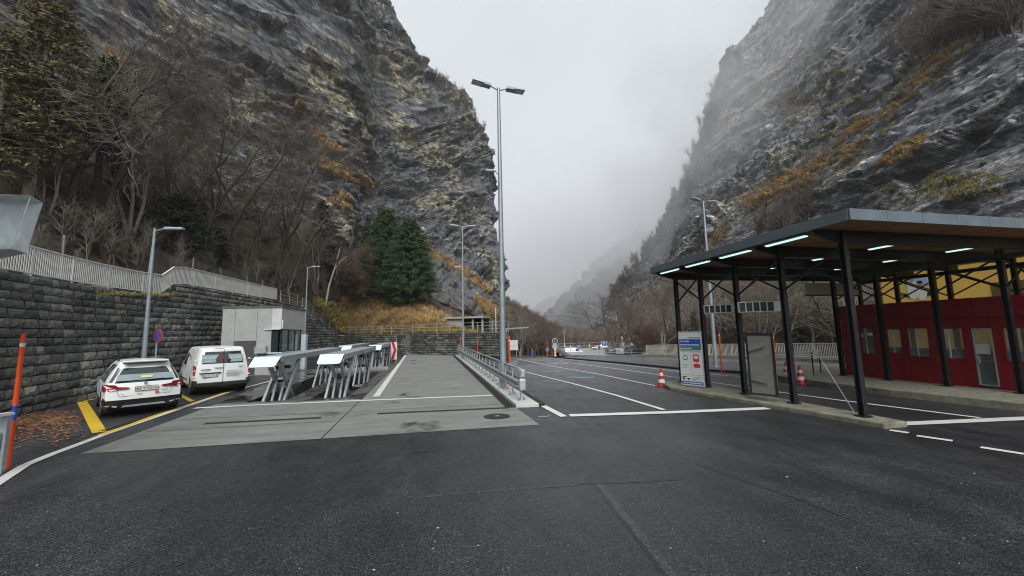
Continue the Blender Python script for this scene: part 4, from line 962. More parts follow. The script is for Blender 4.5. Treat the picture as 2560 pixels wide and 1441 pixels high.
# no parking disc behind the lamp post
r = thing('no_parking_sign', 'round blue and red no parking sign behind the lamp post', 'road sign', (-11.85, 20.35, 0), radians(-28))
MB().tube([(0, .03, 0), (0, .03, 2.75)], .03, 8).build('post', MT['galv'], r)
MB().lathe([(.30, -.01), (.30, .01)], (.1, 0, 2.46), 28, 'y').build('red_rim', MT['red'], r); MB().lathe([(.235, -.016), (.235, -.01)], (.1, 0, 2.46), 28, 'y').build('blue_disc', MT['blue'], r)
MB().box((.1, -.02, 2.46), (.5, .006, .05), 0, 0, radians(45)).build('red_bar', MT['red'], r)
# chevron board at the end of the lifts
r = thing('chevron_board', 'red and white chevron board at the far end of the lifts', 'road sign', (-2.75, 33.2, 0), radians(-35))
MB().b2(-.3, .3, 0, .03, .3, 1.7).build('board', MT['white_reflect'], r)
b = MB()
b.add([(-.28, -.004, .32), (.0, -.004, .32), (.28, -.004, 1.02), (.0, -.004, 1.73), (-.28, -.004, 1.73), (.0, -.004, 1.02)], [(0, 1, 2, 5), (5, 2, 3, 4)]); b.build('red_arrow', MT['red'], r)
b = MB(); b.b2(-.25, -.2, .03, .06, 0, .4); b.b2(.2, .25, .03, .06, 0, .4); b.build('feet', MT['galv'], r)
# ================================================================== CANOPY AND BOOTHS
RX0, RX1, RY0, RY1, RZ = 9.2, 21.6, 6.65, 14.75, 4.66
r = thing('canopy', 'wide flat steel canopy with zinc edge and black posts over the right hand lanes', 'canopy', (9.2, 6.65, 0))
o9 = lambda x, y, z: (x-9.2, y-6.65, z)
def bx(n_, m_, x0, x1, y0, y1, z0, z1, par=None, **k): return MB().b2(x0-9.2, x1-9.2, y0-6.65, y1-6.65, z0, z1).build(n_, m_, par or r, **k)
bx('roof_deck', MT['grey_fascia'], RX0+.05, RX1-.05, RY0+.05, RY1-.05, RZ+.06, RZ+.20)
k = 0; x = RX0+.05
b = RY0+.06
while b < RY1-.06:
    e = min(b+.145, RY1-.06); bx('soffit_board', MT['soffit'], RX0+.05, RX1-.05, b+.004, e, RZ+.02+.003*(k % 2), RZ+.058); b += .15; k += 1
x = RX0
while x < RX1-.1: bx('fascia_panel', MT['grey_fascia'], x+.006, min(x+1.08, RX1)-.006, RY0, RY0+.05, RZ-.01, RZ+.25, bev=.006); x += 1.08
y = RY0+.055
while y < RY1-.1: bx('fascia_panel', MT['grey_fascia'], RX0, RX0+.05, y+.004, min(y+2.0, RY1)-.004, RZ-.01, RZ+.25, bev=.006); y += 2.0
bx('fascia_panel', MT['grey_fascia'], RX0+.06, RX1, RY1-.05, RY1, RZ-.01, RZ+.25)
COLY = [7.62, 9.43, 11.2, 12.95, 14.45]; BE = [20.1, 20.1, 20.6, 21.1, 21.4]
def hcol(x, y, zb, zt, s=.135):
    c = MB(); c.b2(-s/2, s/2, -s/2, -s/2+.016, zb, zt); c.b2(-s/2, s/2, s/2-.016, s/2, zb, zt); c.b2(-.008, .008, -s/2+.016, s/2-.016, zb, zt)
    p = c.build('column', MT['blacksteel'], r, loc=o9(x, y, 0)); q = MB().b2(-.13, .13, -.12, .12, zb, zb+.025).build('foot_plate', MT['blacksteel'], p)
    t = MB()
    for sx in (-.1, .1):
        for sy in (-.09, .09): t.tube([(sx, sy, zb), (sx, sy, zb+.06)], .012, 6)
    t.b2(-s/2-.002, s/2+.002, -s/2-.012, -s/2-.002, zb+.05, zb+.3); t.build('bolts', MT['blacksteel'], p)['kind'] = 'stuff'
R2 = [G(px, py, .22) for px, py in ((2512, 988), (2341.7, 967.8), (2209, 951.8), (2102.8, 940))]
COL2 = [(16.95, q.y) for q in R2]
for i, y in enumerate(COLY): hcol(10.2, y, .12, RZ-.05)
for (x, y) in COL2+[(16.95, 7.45)]: hcol(x, y, .22, RZ-.05)
for y in COLY: hcol(20.0+.0, y, .2, RZ-.05, .13)
for i, y in enumerate(COLY):
    c = MB(); x1 = BE[i]-9.2; yy = y-6.65
    for z0, z1, w_ in ((RZ-.30, RZ-.28, .14), (RZ-.02, RZ, .14), (RZ-.28, RZ-.02, .012)):
        if z0 == RZ-.02: c.b2(.12, x1+.3, yy-w_/2, yy+w_/2, z0, z1)
        else:
            a, b_ = .95, x1
            c.b2(a, b_, yy-w_/2, yy+w_/2, z0, z1)
    c.add([(.14, yy-.06, RZ-.10), (.95, yy-.06, RZ-.30), (.95, yy+.06, RZ-.30), (.14, yy+.06, RZ-.10)], [(0, 1, 2, 3)])
    c.add([(.14, yy, RZ-.10), (.95, yy, RZ-.30), (.95, yy, RZ-.02), (.14, yy, RZ-.02)], [(0, 1, 2, 3)])
    c.build('beam', MT['blacksteel'], r)
for X in (10.2, 16.95, 20.0):
    ys_ = COLY if X != 16.95 else sorted([7.45]+[q[1] for q in COL2])
    if X != 10.2: bx('eaves_beam', MT['blacksteel'], X-.06, X+.06, ys_[0], ys_[-1], RZ-.45, RZ-.31)
    for a, b_ in zip(ys_[:-1], ys_[1:]):
        za, zb = RZ-.42, RZ-1.28
        MB().bar(o9(X-.03, a+.08, za), o9(X-.03, b_-.08, zb), .045, .045).build('brace', MT['blacksteel'], r); MB().bar(o9(X+.03, a+.08, zb), o9(X+.03, b_-.08, za), .045, .045).build('brace', MT['blacksteel'], r)
for i, (y0_, y1_) in enumerate(zip(COLY[:-1], COLY[1:])):
    for X in (9.45, 13.2, 16.4):
        yc = (y0_+y1_)/2; q = thing('ceiling_light', {9.45: 'lit strip light under the canopy edge, ', 13.2: 'lit strip light in the second row under the canopy, ', 16.4: 'lit strip light in the third row under the canopy, '}[X]+['nearest the camera', 'second from the near end', 'third from the near end', 'at the far end'][i], 'ceiling light', (X, yc, RZ-.07), 0, 'strip lights under the canopy')
        MB().b2(-.09, .09, -.62, .62, .02, .06).build('housing', MT['galv'], q); MB().b2(-.055, .055, -.60, .60, -.01, .02).build('tube', MT['tube_light'], q)
# kerb islands
b = MB(); b.prism([(8.95, 13.45), (9.5, 14.9), (10.65, 15.2), (10.6, 7.0), (9.93, 7.0), (9.72, 8.5), (9.35, 11)], -.2, .12)
tag(b.build('canopy_kerb', MT['kerb'], bev=.03), 'mossy concrete kerb island under the front row of black posts', 'kerb')
b = MB(); b.prism([(15.3, 15.6), (14.75, 14.2), (14.55, 12), (14.6, 10), (15.1, 7), (15.6, 2), (30, 2), (30, 17.5), (17, 17.5)], -.4, .22)
tag(b.build('booth_island', MT['kerb'], bev=.03), 'raised concrete island carrying the red booths', 'kerb')
# displays
def ledbox(label, c, yaw, w_, h_):
    q = thing('lane_display', label, 'display', c, yaw, 'lane displays between the canopy posts')
    MB().b2(-w_/2, w_/2, 0, .2, -h_/2, h_/2).build('housing', MT['plate'], q, bev=.01)
    n = 5; cw = (w_*.84)/n
    for i in range(n): MB().b2(-w_/2+.02+i*cw, -w_/2+i*cw+cw-.015, -.006, .001, -h_/2+.025, h_/2-.025).build('display_cell', MT['ink'], q)
a, b_ = AY(1760, 775, 12.35), AY(1842, 770, 11.75); v = b_-a; ledbox('left box display with five dark squares hung between black canopy posts', (a+b_)/2, atan2(v.y, v.x), v.length, .30)
a, b_ = AY(1847, 770, 10.75), AY(1953, 764, 10.15); v = b_-a; ledbox('larger right box display with five dark squares hung between black canopy posts', (a+b_)/2, atan2(v.y, v.x), v.length, .34)
r2 = thing('hanging_sign', 'long grey unlit sign board hanging under the far side of the canopy', 'sign', (18.2, 14.15, 3.75)); MB().b2(-1.6, 1.2, -.08, .08, -.05, .48).build('board', MT['galv'], r2); MB().b2(-1.62, 1.22, -.10, .10, -.10, -.05).build('frame', MT['blacksteel'], r2)
for x in (-1.2, .9): MB().b2(x, x+.05, -.02, .02, .48, .95).build('hanger', MT['blacksteel'], r2)
# goods sign
a, b_ = G(1703, 962, .17), G(1742, 967, .17); v = b_-a; sw_ = .95; H_ = 2.05
r = thing('information_sign', 'tall white information board headed Goods standing on the kerb', 'sign', (a.x+.03, a.y+.05, .14), atan2(v.y, v.x)+.12)
MB().b2(0, sw_, .0, .05, .0, H_).build('board', MT['galv'], r, bev=.02)
def face(n_, m_, x0, x1, z0, z1, d=.004, par=None): return MB().b2(x0*sw_, x1*sw_, -d, .0, z0*H_, z1*H_).build(n_, m_, par or r)
face('face', MT['white_sign'], .04, .96, .02, .975, .003)
face('blue_field', MT['blue'], .05, .95, .72, .86, .006); face('green_field', MT['green'], .05, .95, .665, .715, .006); face('footer_field', MT['blue'], .05, .95, .035, .09, .006)
fm = lambda x, z: frame((x*sw_, -.008, z*H_), (1, 0, 0), (0, 0, 1))
text('Goods', .14, MT['white_sign'], r, fm(.08, .822), align='LEFT')
def scrib(x0, x1, z, m_, h_=.014, n_=7, sd=1):
    rq = random.Random(sd); x = x0
    while x < x1-.02: e_ = min(x1, x+rq.uniform(.03, .11)); face('text_line', m_, x, e_, z-h_/2, z+h_/2, .010); x = e_+.015
scrib(.08, .9, .755, MT['white_sign'], .020, sd=2); scrib(.08, .6, .69, MT['white_sign'], .020, sd=3); scrib(.42, .94, .885, MT['ink'], .014, sd=4); scrib(.10, .93, .645, MT['ink'], .010, sd=5); scrib(.13, .4, .94, MT['galv'], .008, sd=6)
face('rule', MT['ink'], .05, .95, .622, .626); face('divider', MT['ink'], .50, .506, .22, .60); face('rule', MT['ink'], .05, .95, .205, .209)
MB().lathe([(.10, -.009), (.10, -.003)], (.27*sw_, 0, .52*H_), 20, 'y').build('green_disc', MT['green'], r); face('disc_mark', MT['white_sign'], .20, .34, .49, .55, .012)
face('red_square', MT['red'], .60, .84, .45, .585, .008); face('square_mark', MT['white_sign'], .64, .80, .50, .56, .012); face('red_box', MT['red'], .60, .86, .345, .41, .008); face('arrow_stem', MT['red'], .71, .73, .41, .45)
for i in range(3): face('text_line', MT['green'], .12, .42-.04*i, .39-.03*i, .396-.03*i)
for i in range(4): face('text_line', MT['ink'], .5, .9-.07*(i % 2), .17-.022*i, .175-.022*i)
face('truck_mark', MT['ink'], .10, .27, .155, .175); face('truck_mark', MT['ink'], .10, .2, .115, .145); face('truck_mark', MT['ink'], .30, .40, .115, .145)
scrib(.12, .9, .062, MT['white_sign'], .018, sd=7); face('cross_mark', MT['red'], .08, .105, .935, .95, .006)
# mesh panel
r = thing('mesh_gate', 'grey sheet panel in a black steel frame hinged on a canopy post', 'gate', (9.62, 10.35, .28), radians(-64)); pw, ph = .74, 1.83
c = MB(); c.b2(0, .05, -.025, .025, 0, ph); c.b2(pw-.05, pw, -.025, .025, 0, ph); c.b2(.05, pw-.05, -.025, .025, 0, .05); c.b2(.05, pw-.05, -.025, .025, ph-.05, ph); c.build('frame', MT['blacksteel'], r)
MB().b2(.05, pw-.05, -.004, .004, .05, ph-.05).build('sheet', MT['screen'], r)
c = MB(); 
for i in range(1, 23): c.b2(.05+i*.028, .053+i*.028, -.010, -.006, .05, ph-.05)
q = c.build('wires', MT['wire'], r); q['kind'] = 'stuff'
MB().bar((.02, -.03, 1.25), (.5, -.05, 1.42), .02, .02).build('latch_arm', MT['blacksteel'], r); MB().bar((.02, -.03, .42), (.5, -.05, .34), .02, .02).build('latch_arm', MT['blacksteel'], r); MB().bar((-.25, .0, ph+.02), (.45, 0, ph+.02), .03, .03).build('hinge_bar', MT['blacksteel'], r)
# cones
def cone(label, x, y, z, fade=False, s=1.0):
    q = thing('traffic_cone', label, 'traffic cone', (x, y, z), 0, 'traffic cones'); mo = MT['faded_orange'] if fade else MT['red']
    MB().b2(-.2*s, .2*s, -.2*s, .2*s, 0, .035*s).build('base', MT['faded_orange'] if fade else MT['red'], q, bev=.01)
    rr_ = lambda h: .15*s*(1-h/.82)+.022*s
    for a_, e_, m_, n_ in ((.035, .17, mo, 'body'), (.17, .31, MT['white_reflect'], 'white_band'), (.31, .45, mo, 'red_band'), (.45, .57, MT['white_reflect'], 'white_band'), (.57, .73, mo, 'tip')):
        MB().lathe([(rr_(a_), a_*s), (rr_(e_), e_*s)], n=18).build(n_, m_, q, smooth=True)
p = GS(1655, 967); cone('striped traffic cone at the near end of the canopy kerb left of the sign board', p.x, p.y, p.z)
p = GS(2003, 961); cone('striped traffic cone at the corner of the booth island', p.x, p.y, p.z); p = GS(1967, 950); cone('faded orange traffic cone seen between the black posts', p.x, p.y, p.z, True, 1.05)
p = GS(1935, 945); cone('traffic cone mostly hidden by the grey mesh panel', p.x, p.y, p.z)
p = GS(1932, 966); r = thing('concrete_block', 'loose grey concrete block on the road behind the mesh panel', 'block', (p.x, p.y, p.z), .2); MB().b2(-.75, .35, 0, .55, .0, .62).build('block', MT['concrete'], r, bev=.03)
# leaning rods by the posts
def rod(label, a, b_, m_): tag(MB().tube([a, b_], .006, 6).build('guy_rod', m_), label, 'rod')
rod('pale thin rod leaning against the nearest black canopy post', AY(2135, 1030, 7.55), AY(2028, 860, 8.6), MT['galv']); rod('black rod leaning beside the second black canopy post', AY(1995, 1010, 9.35), AY(2018, 950, 9.9), MT['blacksteel'])
# ring rail
r = thing('curved_handrail', 'curved white handrail on thin legs at the end of the booth island', 'handrail', (16.0, 14.6, .22))
P = [(cos(t)*.95*1.3, sin(t)*.75, .98) for t in [radians(150+k*14) for k in range(16)]]
MB().tube(P, .03, 8).build('rail', MT['white_reflect'], r); MB().tube([(x, y, .86) for x, y, z in P], .025, 8).build('rail', MT['white_reflect'], r)
for i in (2, 9, 14): MB().tube([(P[i][0], P[i][1], 0), P[i]], .025, 6).build('leg', MT['blacksteel'], r)
# red booth building
m_, n_, l_, p_ = newmat('clear_booth_glass'); p_.inputs['Base Color'].default_value = (.20, .25, .27, 1); p_.inputs['Roughness'].default_value = .03; p_.inputs['Alpha'].default_value = .55; p_.inputs['Specular IOR Level'].default_value = 1.; MT['clear_glass'] = m_
FX = 17.4; ya = G(2120, 937, .22).y; r = thing('red_booth', 'long low dark red booth building with white framed windows behind the black posts', 'building', (FX, 2, .22))
def RBx(n_, m_, x0, x1, y0, y1, z0, z1, par=None, **k): return MB().b2(x0-FX, x1-FX, y0-2, y1-2, z0-.22, z1-.22).build(n_, m_, par or r, **k)
wins = []
for p0, p1, z0, z1, kind in ((2150, 2187, 1.12, 2.2, 'w'), (2216, 2256, 1.2, 2.15, 'w'), (2268, 2324, 1.10, 2.18, 'w'), (2343, 2412, 1.08, 2.16, 'w'), (2432, 2482, .30, 2.12, 'd'), (2507, 2572, 1.08, 2.16, 'w'), (2600, 2680, 1.08, 2.16, 'w')):
    y1_, y0_ = AX(p0, 850, FX).y, AX(p1, 850, FX).y; wins.append((y0_, y1_, z0, z1, kind))
ed = sorted(wins); yp = 2.0
TOP = 3.12
for (y0_, y1_, z0, z1, kd) in ed+[(ya, ya, 0, 0, 'e')]:
    RBx('wall_panel', MT['redwall'], FX, FX+.08, yp+.005, y0_-.005, .22, TOP-.62)
    if kd != 'e':
        RBx('wall_panel', MT['redwall'], FX, FX+.08, y0_, y1_, z1, TOP-.62)
        if z0 > .3: RBx('wall_panel', MT['redwall'], FX, FX+.08, y0_, y1_, .22, z0)
        nm = 'window' if kd == 'w' else 'door'
        fr = MB()
        for q in ((y0_, y0_+.04, z0, z1), (y1_-.04, y1_, z0, z1), (y0_+.04, y1_-.04, z0, z0+.04), (y0_+.04, y1_-.04, z1-.04, z1)): fr.b2(-.012, .05, q[0]-2, q[1]-2, q[2]-.22, q[3]-.22)
        fr = fr.build(nm, MT['redwall'] if kd == 'w' else MT['galv'], r)
        RBx('pane', MT['clear_glass'], FX+.02, FX+.03, y0_+.04, y1_-.04, z0+.04, z1-.04, fr)
        if kd == 'w': RBx('mullion', MT['white_sign'], FX+.008, FX+.02, y1_-.42*(y1_-y0_)-.02, y1_-.42*(y1_-y0_)+.02, z0+.04, z1-.04, fr)
        else: RBx('handle', MT['galv'], FX-.06, FX-.02, y1_-.12, y1_-.09, 1.0, 1.25, fr); RBx('paper_notice', MT['white_sign'], FX+.012, FX+.019, y0_+.1, y0_+.42, 1.3, 1.62, fr)
    yp = y1_
y = 2.0
while y < ya: RBx('parapet_panel', MT['redwall'], FX-.05, FX+.05, y+.006, min(y+1.45, ya)-.006, TOP-.615, TOP); y += 1.45
RBx('end_wall', MT['redwall'], FX+.08, FX+2.3, ya-.08, ya, .22, TOP); RBx('back_wall', MT['redwall'], FX+2.25, FX+2.33, 2, ya, .22, 1.1); RBx('back_wall', MT['redwall'], FX+2.25, FX+2.33, 2, ya, 2.25, TOP); RBx('flat_roof', MT['roof_edge'], FX+.05, FX+2.25, 2, ya-.1, TOP-.12, TOP-.05)
RBx('counter', MT['white_sign'], FX+.5, FX+.95, 2.2, ya-.5, 1.02, 1.08); RBx('cabinet', MT['blue'], FX+1.5, FX+1.9, 9.2, ya-.6, .3, 1.35); RBx('cabinet', MT['galv_pale'], FX+1.2, FX+1.8, 3, 8.6, .3, 1.3)
for yy in (4, 6.2, 8.5, 10.6, 12.3): RBx('back_post', MT['yellowwall'], FX+2.22, FX+2.30, yy, yy+.16, 1.1, 2.25)
RBx('ceiling', MT['white_sign'], FX+.1, FX+2.2, 2.1, ya-.1, 2.5, 2.54)
RBx('inner_floor', MT['concrete'], FX+.08, FX+2.25, 2, ya-.1, .22, .26); RBx('red_box', MT['red'], FX-.16, FX-.02, AX(2350, 892, FX).y-.16, AX(2350, 892, FX).y, 1.0, 1.16)
# yellow building with its painted figures
YX = 27.0; yl = AX(2204, 720, YX).y
r = thing('yellow_building', 'yellow rendered building with a painted mural behind the red booths', 'building', (YX, -6, -1))
MB().b2(0, 9, 0, yl+6, 0, 7.1).build('wall', MT['yellowwall'], r); MB().b2(-.05, 9.1, -.05, yl+6.05, 7.1, 7.25).build('roof', MT['roof_edge'], r)
py0 = AX(2545, 712, YX); MB().b2(-.02, .0, py0.y+6-5, py0.y+6+.9, py0.z+1-1.0, py0.z+1+.2).build('brown_recess', MT['ochre_dark'], r)
c0 = AX(2292, 722, YX); cy_, cz = c0.y+6, c0.z+1
def blob(n_, m_, y, z, ry, rz_, d, k=14): MB().lathe([(1, -d), (1, -d+.004)], (0, 0, 0), k, 'x').build(n_, m_, r).matrix_local = Matrix.Translation((0, cy_+y, cz+z)) @ Matrix.Diagonal((1, ry, rz_, 1))
blob('mural_sky', MT['mural_b'], 0, .35, .55, .5, .010); 
for s, y, z in ((1, -.5, -.35), (-1, .5, -.30), (1, -.75, -.1), (-1, .75, -.15)):
    MB().bar((-.014, cy_+y*.4, cz-.45), (-.014, cy_+y*1.25, cz+z), .01, .16).build('mural_leaf', MT['green'], r)
blob('mural_figure', MT['mural_w'], .18, -.05, .27, .55, .02); blob('mural_figure', MT['mural_w'], -.2, -.25, .25, .42, .021); blob('mural_head', MT['mural_s'], .2, .52, .12, .16, .024, 10); blob('mural_head', MT['mural_s'], -.18, .22, .13, .16, .025, 10)
blob('mural_hair', MT['ink'], .22, .64, .13, .08, .027, 10); blob('mural_hair', MT['ink'], -.18, .34, .14, .09, .028, 10)
# long white railing at the river side
P = [GS(1615, 892), GS(1700, 893.5), GS(1790, 895), GS(1900, 898.5), GS(2000, 902), GS(2125, 908)]
MT['rail_pale'] = M('pale_painted_rail', (.62, .60, .53), .6, 0, .1, 3)
b = MB(); 
for a, b_ in zip(P[:-1], P[1:]): b.bar(a+Vector((0, 0, .05)), b_+Vector((0, 0, .05)), .5, .3)
tag(b.build('footpath_kerb', MT['kerb']), 'low kerb of the footpath under the long river railing', 'kerb')
railing('river_railing', 'long pale bar railing along the far right edge of the yard', [p+Vector((.25, .3, .2)) for p in P], 1.12, .14, 2.6, MT['rail_pale'], bal=(.045, .02), nmax=290)
# dark lane kerb
P = [GS(*q) for q in ((1372, 893), (1450, 900), (1560, 910), (1700, 924), (1850, 934), (2000, 936))]
b = MB()
for a, b_ in zip(P[:-1], P[1:]):
    n_ = 6
    for i in range(n_):
        u, v = a.lerp(b_, i/n_), a.lerp(b_, (i+1)/n_); u.z = zg(u.x, u.y)+.05; v.z = zg(v.x, v.y)+.05; b.bar(u, v, .35, .14)
tag(b.build('lane_kerb', MT['mortar']), 'long low dark kerb dividing the lanes beyond the guardrail', 'kerb')
# ================================================================== VEHICLES
def interp(tab, y):
    ks = [k for k, _ in tab]; return float(np.interp(y, ks, [v for _, v in tab]))
def car(name, label, cat, loc, rz, L_, W_, H_, belt, top, rear, paint, wheels, wr=.34, tumble=.17, zb=.24, side_glass=(), rear_glass=None, roof_r=.10, arch=None, glass=None, cladding=None, full=True, nose=.10, group=None):
    """y runs from the rear (0) to the front (L_); rear: rearward offset of the tail by height"""
    r = thing(name, label, cat, loc, rz, group); arch = arch or wr+.07; glass = glass or MT['glass']
    ys = sorted(set([round(v, 3) for v in list(np.linspace(0, L_, 34))+[a for g in side_glass for a in g[:2]]+[yw+d for yw in wheels for d in np.linspace(-arch, arch, 9)]]))
    ys = [y for y in ys if 0 <= y <= L_]
    NG = 5
    def ring(y):
        zl = zb
        for yw in wheels:
            if abs(y-yw) < arch: zl = max(zl, wr*.9+sqrt(max(0, arch**2-(y-yw)**2)))
        zt = interp(top, y); bl = min(belt, zt-.10)
        e = min(y, L_-y); k = 1-(.07 if y < L_/2 else nose)*max(0, 1-e/.55)**2.2
        hw = W_/2*k
        low = [(hw*.95, zl), (hw*.985, max(zl+.015, .36)), (hw, max(zl+.03, .52)), (hw, max(zl+.045, .70)), (hw*.985, max(zl+.06, .5*(.72+bl))), (hw*.95, max(zl+.07, bl))]
        tb = tumble*(zt-bl)/(H_-belt); g = []
        zr = zt-min(roof_r, .5*(zt-bl))
        for i in range(1, NG+1):
            f = i/NG; g.append((hw*.95-tb*f**1.25, low[-1][1]+(zr-low[-1][1])*f))
        xr, z_ = g[-1]; rr = min(roof_r, zt-z_)
        g += [(xr-rr*.10, z_+rr*.45), (xr-rr*.42, z_+rr*.82), (xr-rr*1.1, zt), (xr*.5, zt+.015), (0, zt+.022)]
        return low+g
    rings = [ring(y) for y in ys]; J = len(rings[0])
    V = []; idx = {}
    for i, y in enumerate(ys):
        for s in (1, -1):
            for j, (x, z) in enumerate(rings[i]):
                sh = interp(rear, z)*max(0, 1-y/.8); fr_ = interp([(0, 0), (.5, 0), (belt, .06), (H_, .0)], z)*max(0, 1-(L_-y)/.6)
                idx[(i, s, j)] = len(V); V.append((s*x, y+sh-fr_, z))
    body, gl, clad = [], {}, []
    for i in range(len(ys)-1):
        yc = (ys[i]+ys[i+1])/2
        for s in (1, -1):
            for j in range(J-1):
                q = [idx[(i, s, j)], idx[(i+1, s, j)], idx[(i+1, s, j+1)], idx[(i, s, j+1)]]
                if s < 0: q = q[::-1]
                isg = [gi for gi, (a, b_, *t_) in enumerate(side_glass) if 5 <= j < 5+NG and a <= yc <= b_ and t_[0] <= j-5 < t_[1]]
                (gl.setdefault((s, isg[0]), []) if isg else (clad if (cladding and j < cladding) else body)).append(q)
    # rear face grid
    nr = 12; rg = {}
    for j in range(J):
        x, z = rings[0][j]
        for a in range(nr+1):
            u = -1+2*a/nr; bul = .10*(1-abs(u)**2.5)
            if a == 0: rg[(j, a)] = idx[(0, -1, j)]
            elif a == nr: rg[(j, a)] = idx[(0, 1, j)]
            else: rg[(j, a)] = len(V); V.append((x*u, interp(rear, z)-bul*(1 if j > 0 else .5)*(min(1, (J-1-j)/3)), z+.0))
    rgl = []
    for j in range(J-1):
        zc = (rings[0][j][1]+rings[0][j+1][1])/2
        for a in range(nr):
            q = [rg[(j, a)], rg[(j, a+1)], rg[(j+1, a+1)], rg[(j+1, a)]]; 
            u = abs(-1+2*(a+.5)/nr)
            if rear_glass and rear_glass[0] <= zc <= rear_glass[1] and u < rear_glass[2]: rgl.append(q)
            elif cladding and j < cladding: clad.append(q)
            else: body.append(q)
    fc = []
    for j in range(J-1):
        a, b_, c, d = idx[(len(ys)-1, -1, j)], idx[(len(ys)-1, 1, j)], idx[(len(ys)-1, 1, j+1)], idx[(len(ys)-1, -1, j+1)]; body.append([b_, a, d, c])
    def part(nm, fs, m_, par=r, push=0):
        if not fs: return None
        used = sorted({k for f in fs for k in f}); mp = {k: n_ for n_, k in enumerate(used)}
        b = MB(); b.add([V[k] for k in used], [[mp[k] for k in f] for f in fs]); o = b.build(nm, m_, par, smooth=True); return o
    part('body', body, paint); [part('side_window', g_, glass) for g_ in gl.values()]; part('rear_window', rgl, glass); part('sill_cladding', clad, MT['blackplastic'])
    for yw in wheels:
        for s in (-1, 1):
            t = MB().lathe([(wr*.66, -.11), (wr*.93, -.11), (wr, -.07), (wr, .07), (wr*.93, .11), (wr*.66, .11)], (0, 0, 0), 24, 'x').build('wheel', MT['rubber'], r, smooth=True, loc=(s*(W_/2-.13), yw, wr))
            if full:
                m_ = MB().lathe([(wr*.64, s*.09), (wr*.60, s*.112), (wr*.2, s*.10), (.03, s*.12)], (0, 0, 0), 20, 'x').build('rim', MT['galv'], t)
    MB().b2(-W_/2+.10, W_/2-.10, .25, L_-.3, .18, .62).build('underbody', MT['rubber'], r)
    for yw in wheels: MB().b2(-W_/2+.06, W_/2-.06, yw-arch+.02, yw+arch-.02, .5, wr*.9+arch*.96).build('wheel_housing', MT['rubber'], r)
    return r
def P4(o, x=(1, 0, 0), y=(0, 0, 1)): return frame(o, x, y)
# ---- white SUV
hd = radians(36.3)
mid = (G(258, 1040)+G(433, 1020))/2
hx, hy = -sin(hd), cos(hd)
wb0 = .80
suv = car('parked_car', 'white compact sport utility car with dark red tail lights, parked nose to the stone wall', 'car', (mid.x-hx*wb0, mid.y-hy*wb0, 0), hd, 4.45, 1.83, 1.66, 1.0,
          [(0, 1.56), (.10, 1.62), (.35, 1.645), (1.3, 1.66), (2.3, 1.63), (2.75, 1.52), (3.35, 1.10), (3.6, 1.03), (4.2, .92), (4.45, .78)],
          [(0, .16), (.35, .06), (.5, .0), (.62, .0), (.95, .05), (1.02, .12), (1.25, .26), (1.5, .42), (1.62, .46)], MT['white'], (.80, 3.47),   .355, .25, .26,
          side_glass=[(.62, 1.35, 0, 5), (1.42, 2.25, 0, 5), (2.33, 3.05, 0, 4)], rear_glass=(1.02, 1.42, .78), cladding=2, roof_r=.13)
def sb(n_, m_, x0, x1, y0, y1, z0, z1, par, **k): return MB().b2(x0, x1, y0, y1, z0, z1).build(n_, m_, par, **k)
def quad3(n_, m_, pts, par, th=.012, **k):
    b = MB(); n = len(pts); back = [(x, y+th, z) for x, y, z in pts]; b.add([*pts, *back], [tuple(range(n)), tuple(range(n, 2*n))[::-1]]+[(i, n+i, n+(i+1) % n, (i+1) % n) for i in range(n)]); return b.build(n_, m_, par, **k)
for s in (-1, 1):
    t = quad3('tail_light', MT['dark_red_lens'], [(s*.93, .10, .80), (s*.93, .13, .99), (s*.66, -.02, .965), (s*.60, -.065, .905), (s*.36, -.10, .875), (s*.40, -.10, .835), (s*.62, -.065, .82), (s*.76, -.02, .78)][::-s], suv, .10)
    quad3('light_bar', MT['red_lens'], [(s*.86, .025, .845), (s*.86, .025, .87), (s*.44, -.115, .865), (s*.44, -.115, .85)][::-s], t, .01)
    quad3('bumper_reflector', MT['dark_red_lens'], [(s*.30, -.09, .50), (s*.62, -.05, .51), (s*.62, -.05, .525), (s*.30, -.09, .515)][::-s], suv)
    quad3('bumper_vent', MT['blackplastic'], [(s*.86, .0, .36), (s*.92, .08, .36), (s*.90, .06, .60), (s*.85, -.01, .56)][::-s], suv, .05)
    quad3('bumper_fin', MT['white_lens'], [(s*.93, .05, .37), (s*.60, -.075, .32), (s*.58, -.08, .335), (s*.70, -.06, .38)][::-s], suv, .05)
    sb('roof_rail', MT['blackplastic'], s*.58-.018, s*.58+.018, .75, 2.35, 1.655, 1.69, suv, bev=.01)
    m_ = sb('door_mirror', MT['blackplastic'], s*.95, s*1.12, 2.78, 2.92, 1.0, 1.14, suv, bev=.03)
    quad3('window_trim', MT['blackplastic'], [(s*.80, .10, 1.04), (s*.62, .30, 1.46), (s*.58, .29, 1.46), (s*.74, .08, 1.04)][::-s], suv, .01)
quad3('rear_diffuser', MT['blackplastic'], [(-.80, -.035, .33), (.80, -.035, .33), (.62, -.085, .45), (-.62, -.085, .45)], suv, .08); quad3('skid_plate', MT['galv'], [(-.5, -.09, .30), (.5, -.09, .30), (.45, -.10, .35), (-.45, -.10, .35)], suv, .05)
sb('roof_spoiler', MT['white'], -.54, .54, .20, .60, 1.60, 1.655, suv, bev=.02); sb('spoiler_edge', MT['blackplastic'], -.52, .52, .20, .26, 1.575, 1.60, suv)
MB().bar((-.02, -.0, 1.06), (.42, .03, 1.075), .02, .02).build('rear_wiper', MT['blackplastic'], suv)
quad3('window_reflection_sheet', MT['glass_pale'], [(-.66, .02, 1.07), (.66, .02, 1.07), (.62, .10, 1.25), (-.62, .10, 1.25)], suv, .004)  # bright reflection coloured in as a pale sheet low on the rear glass
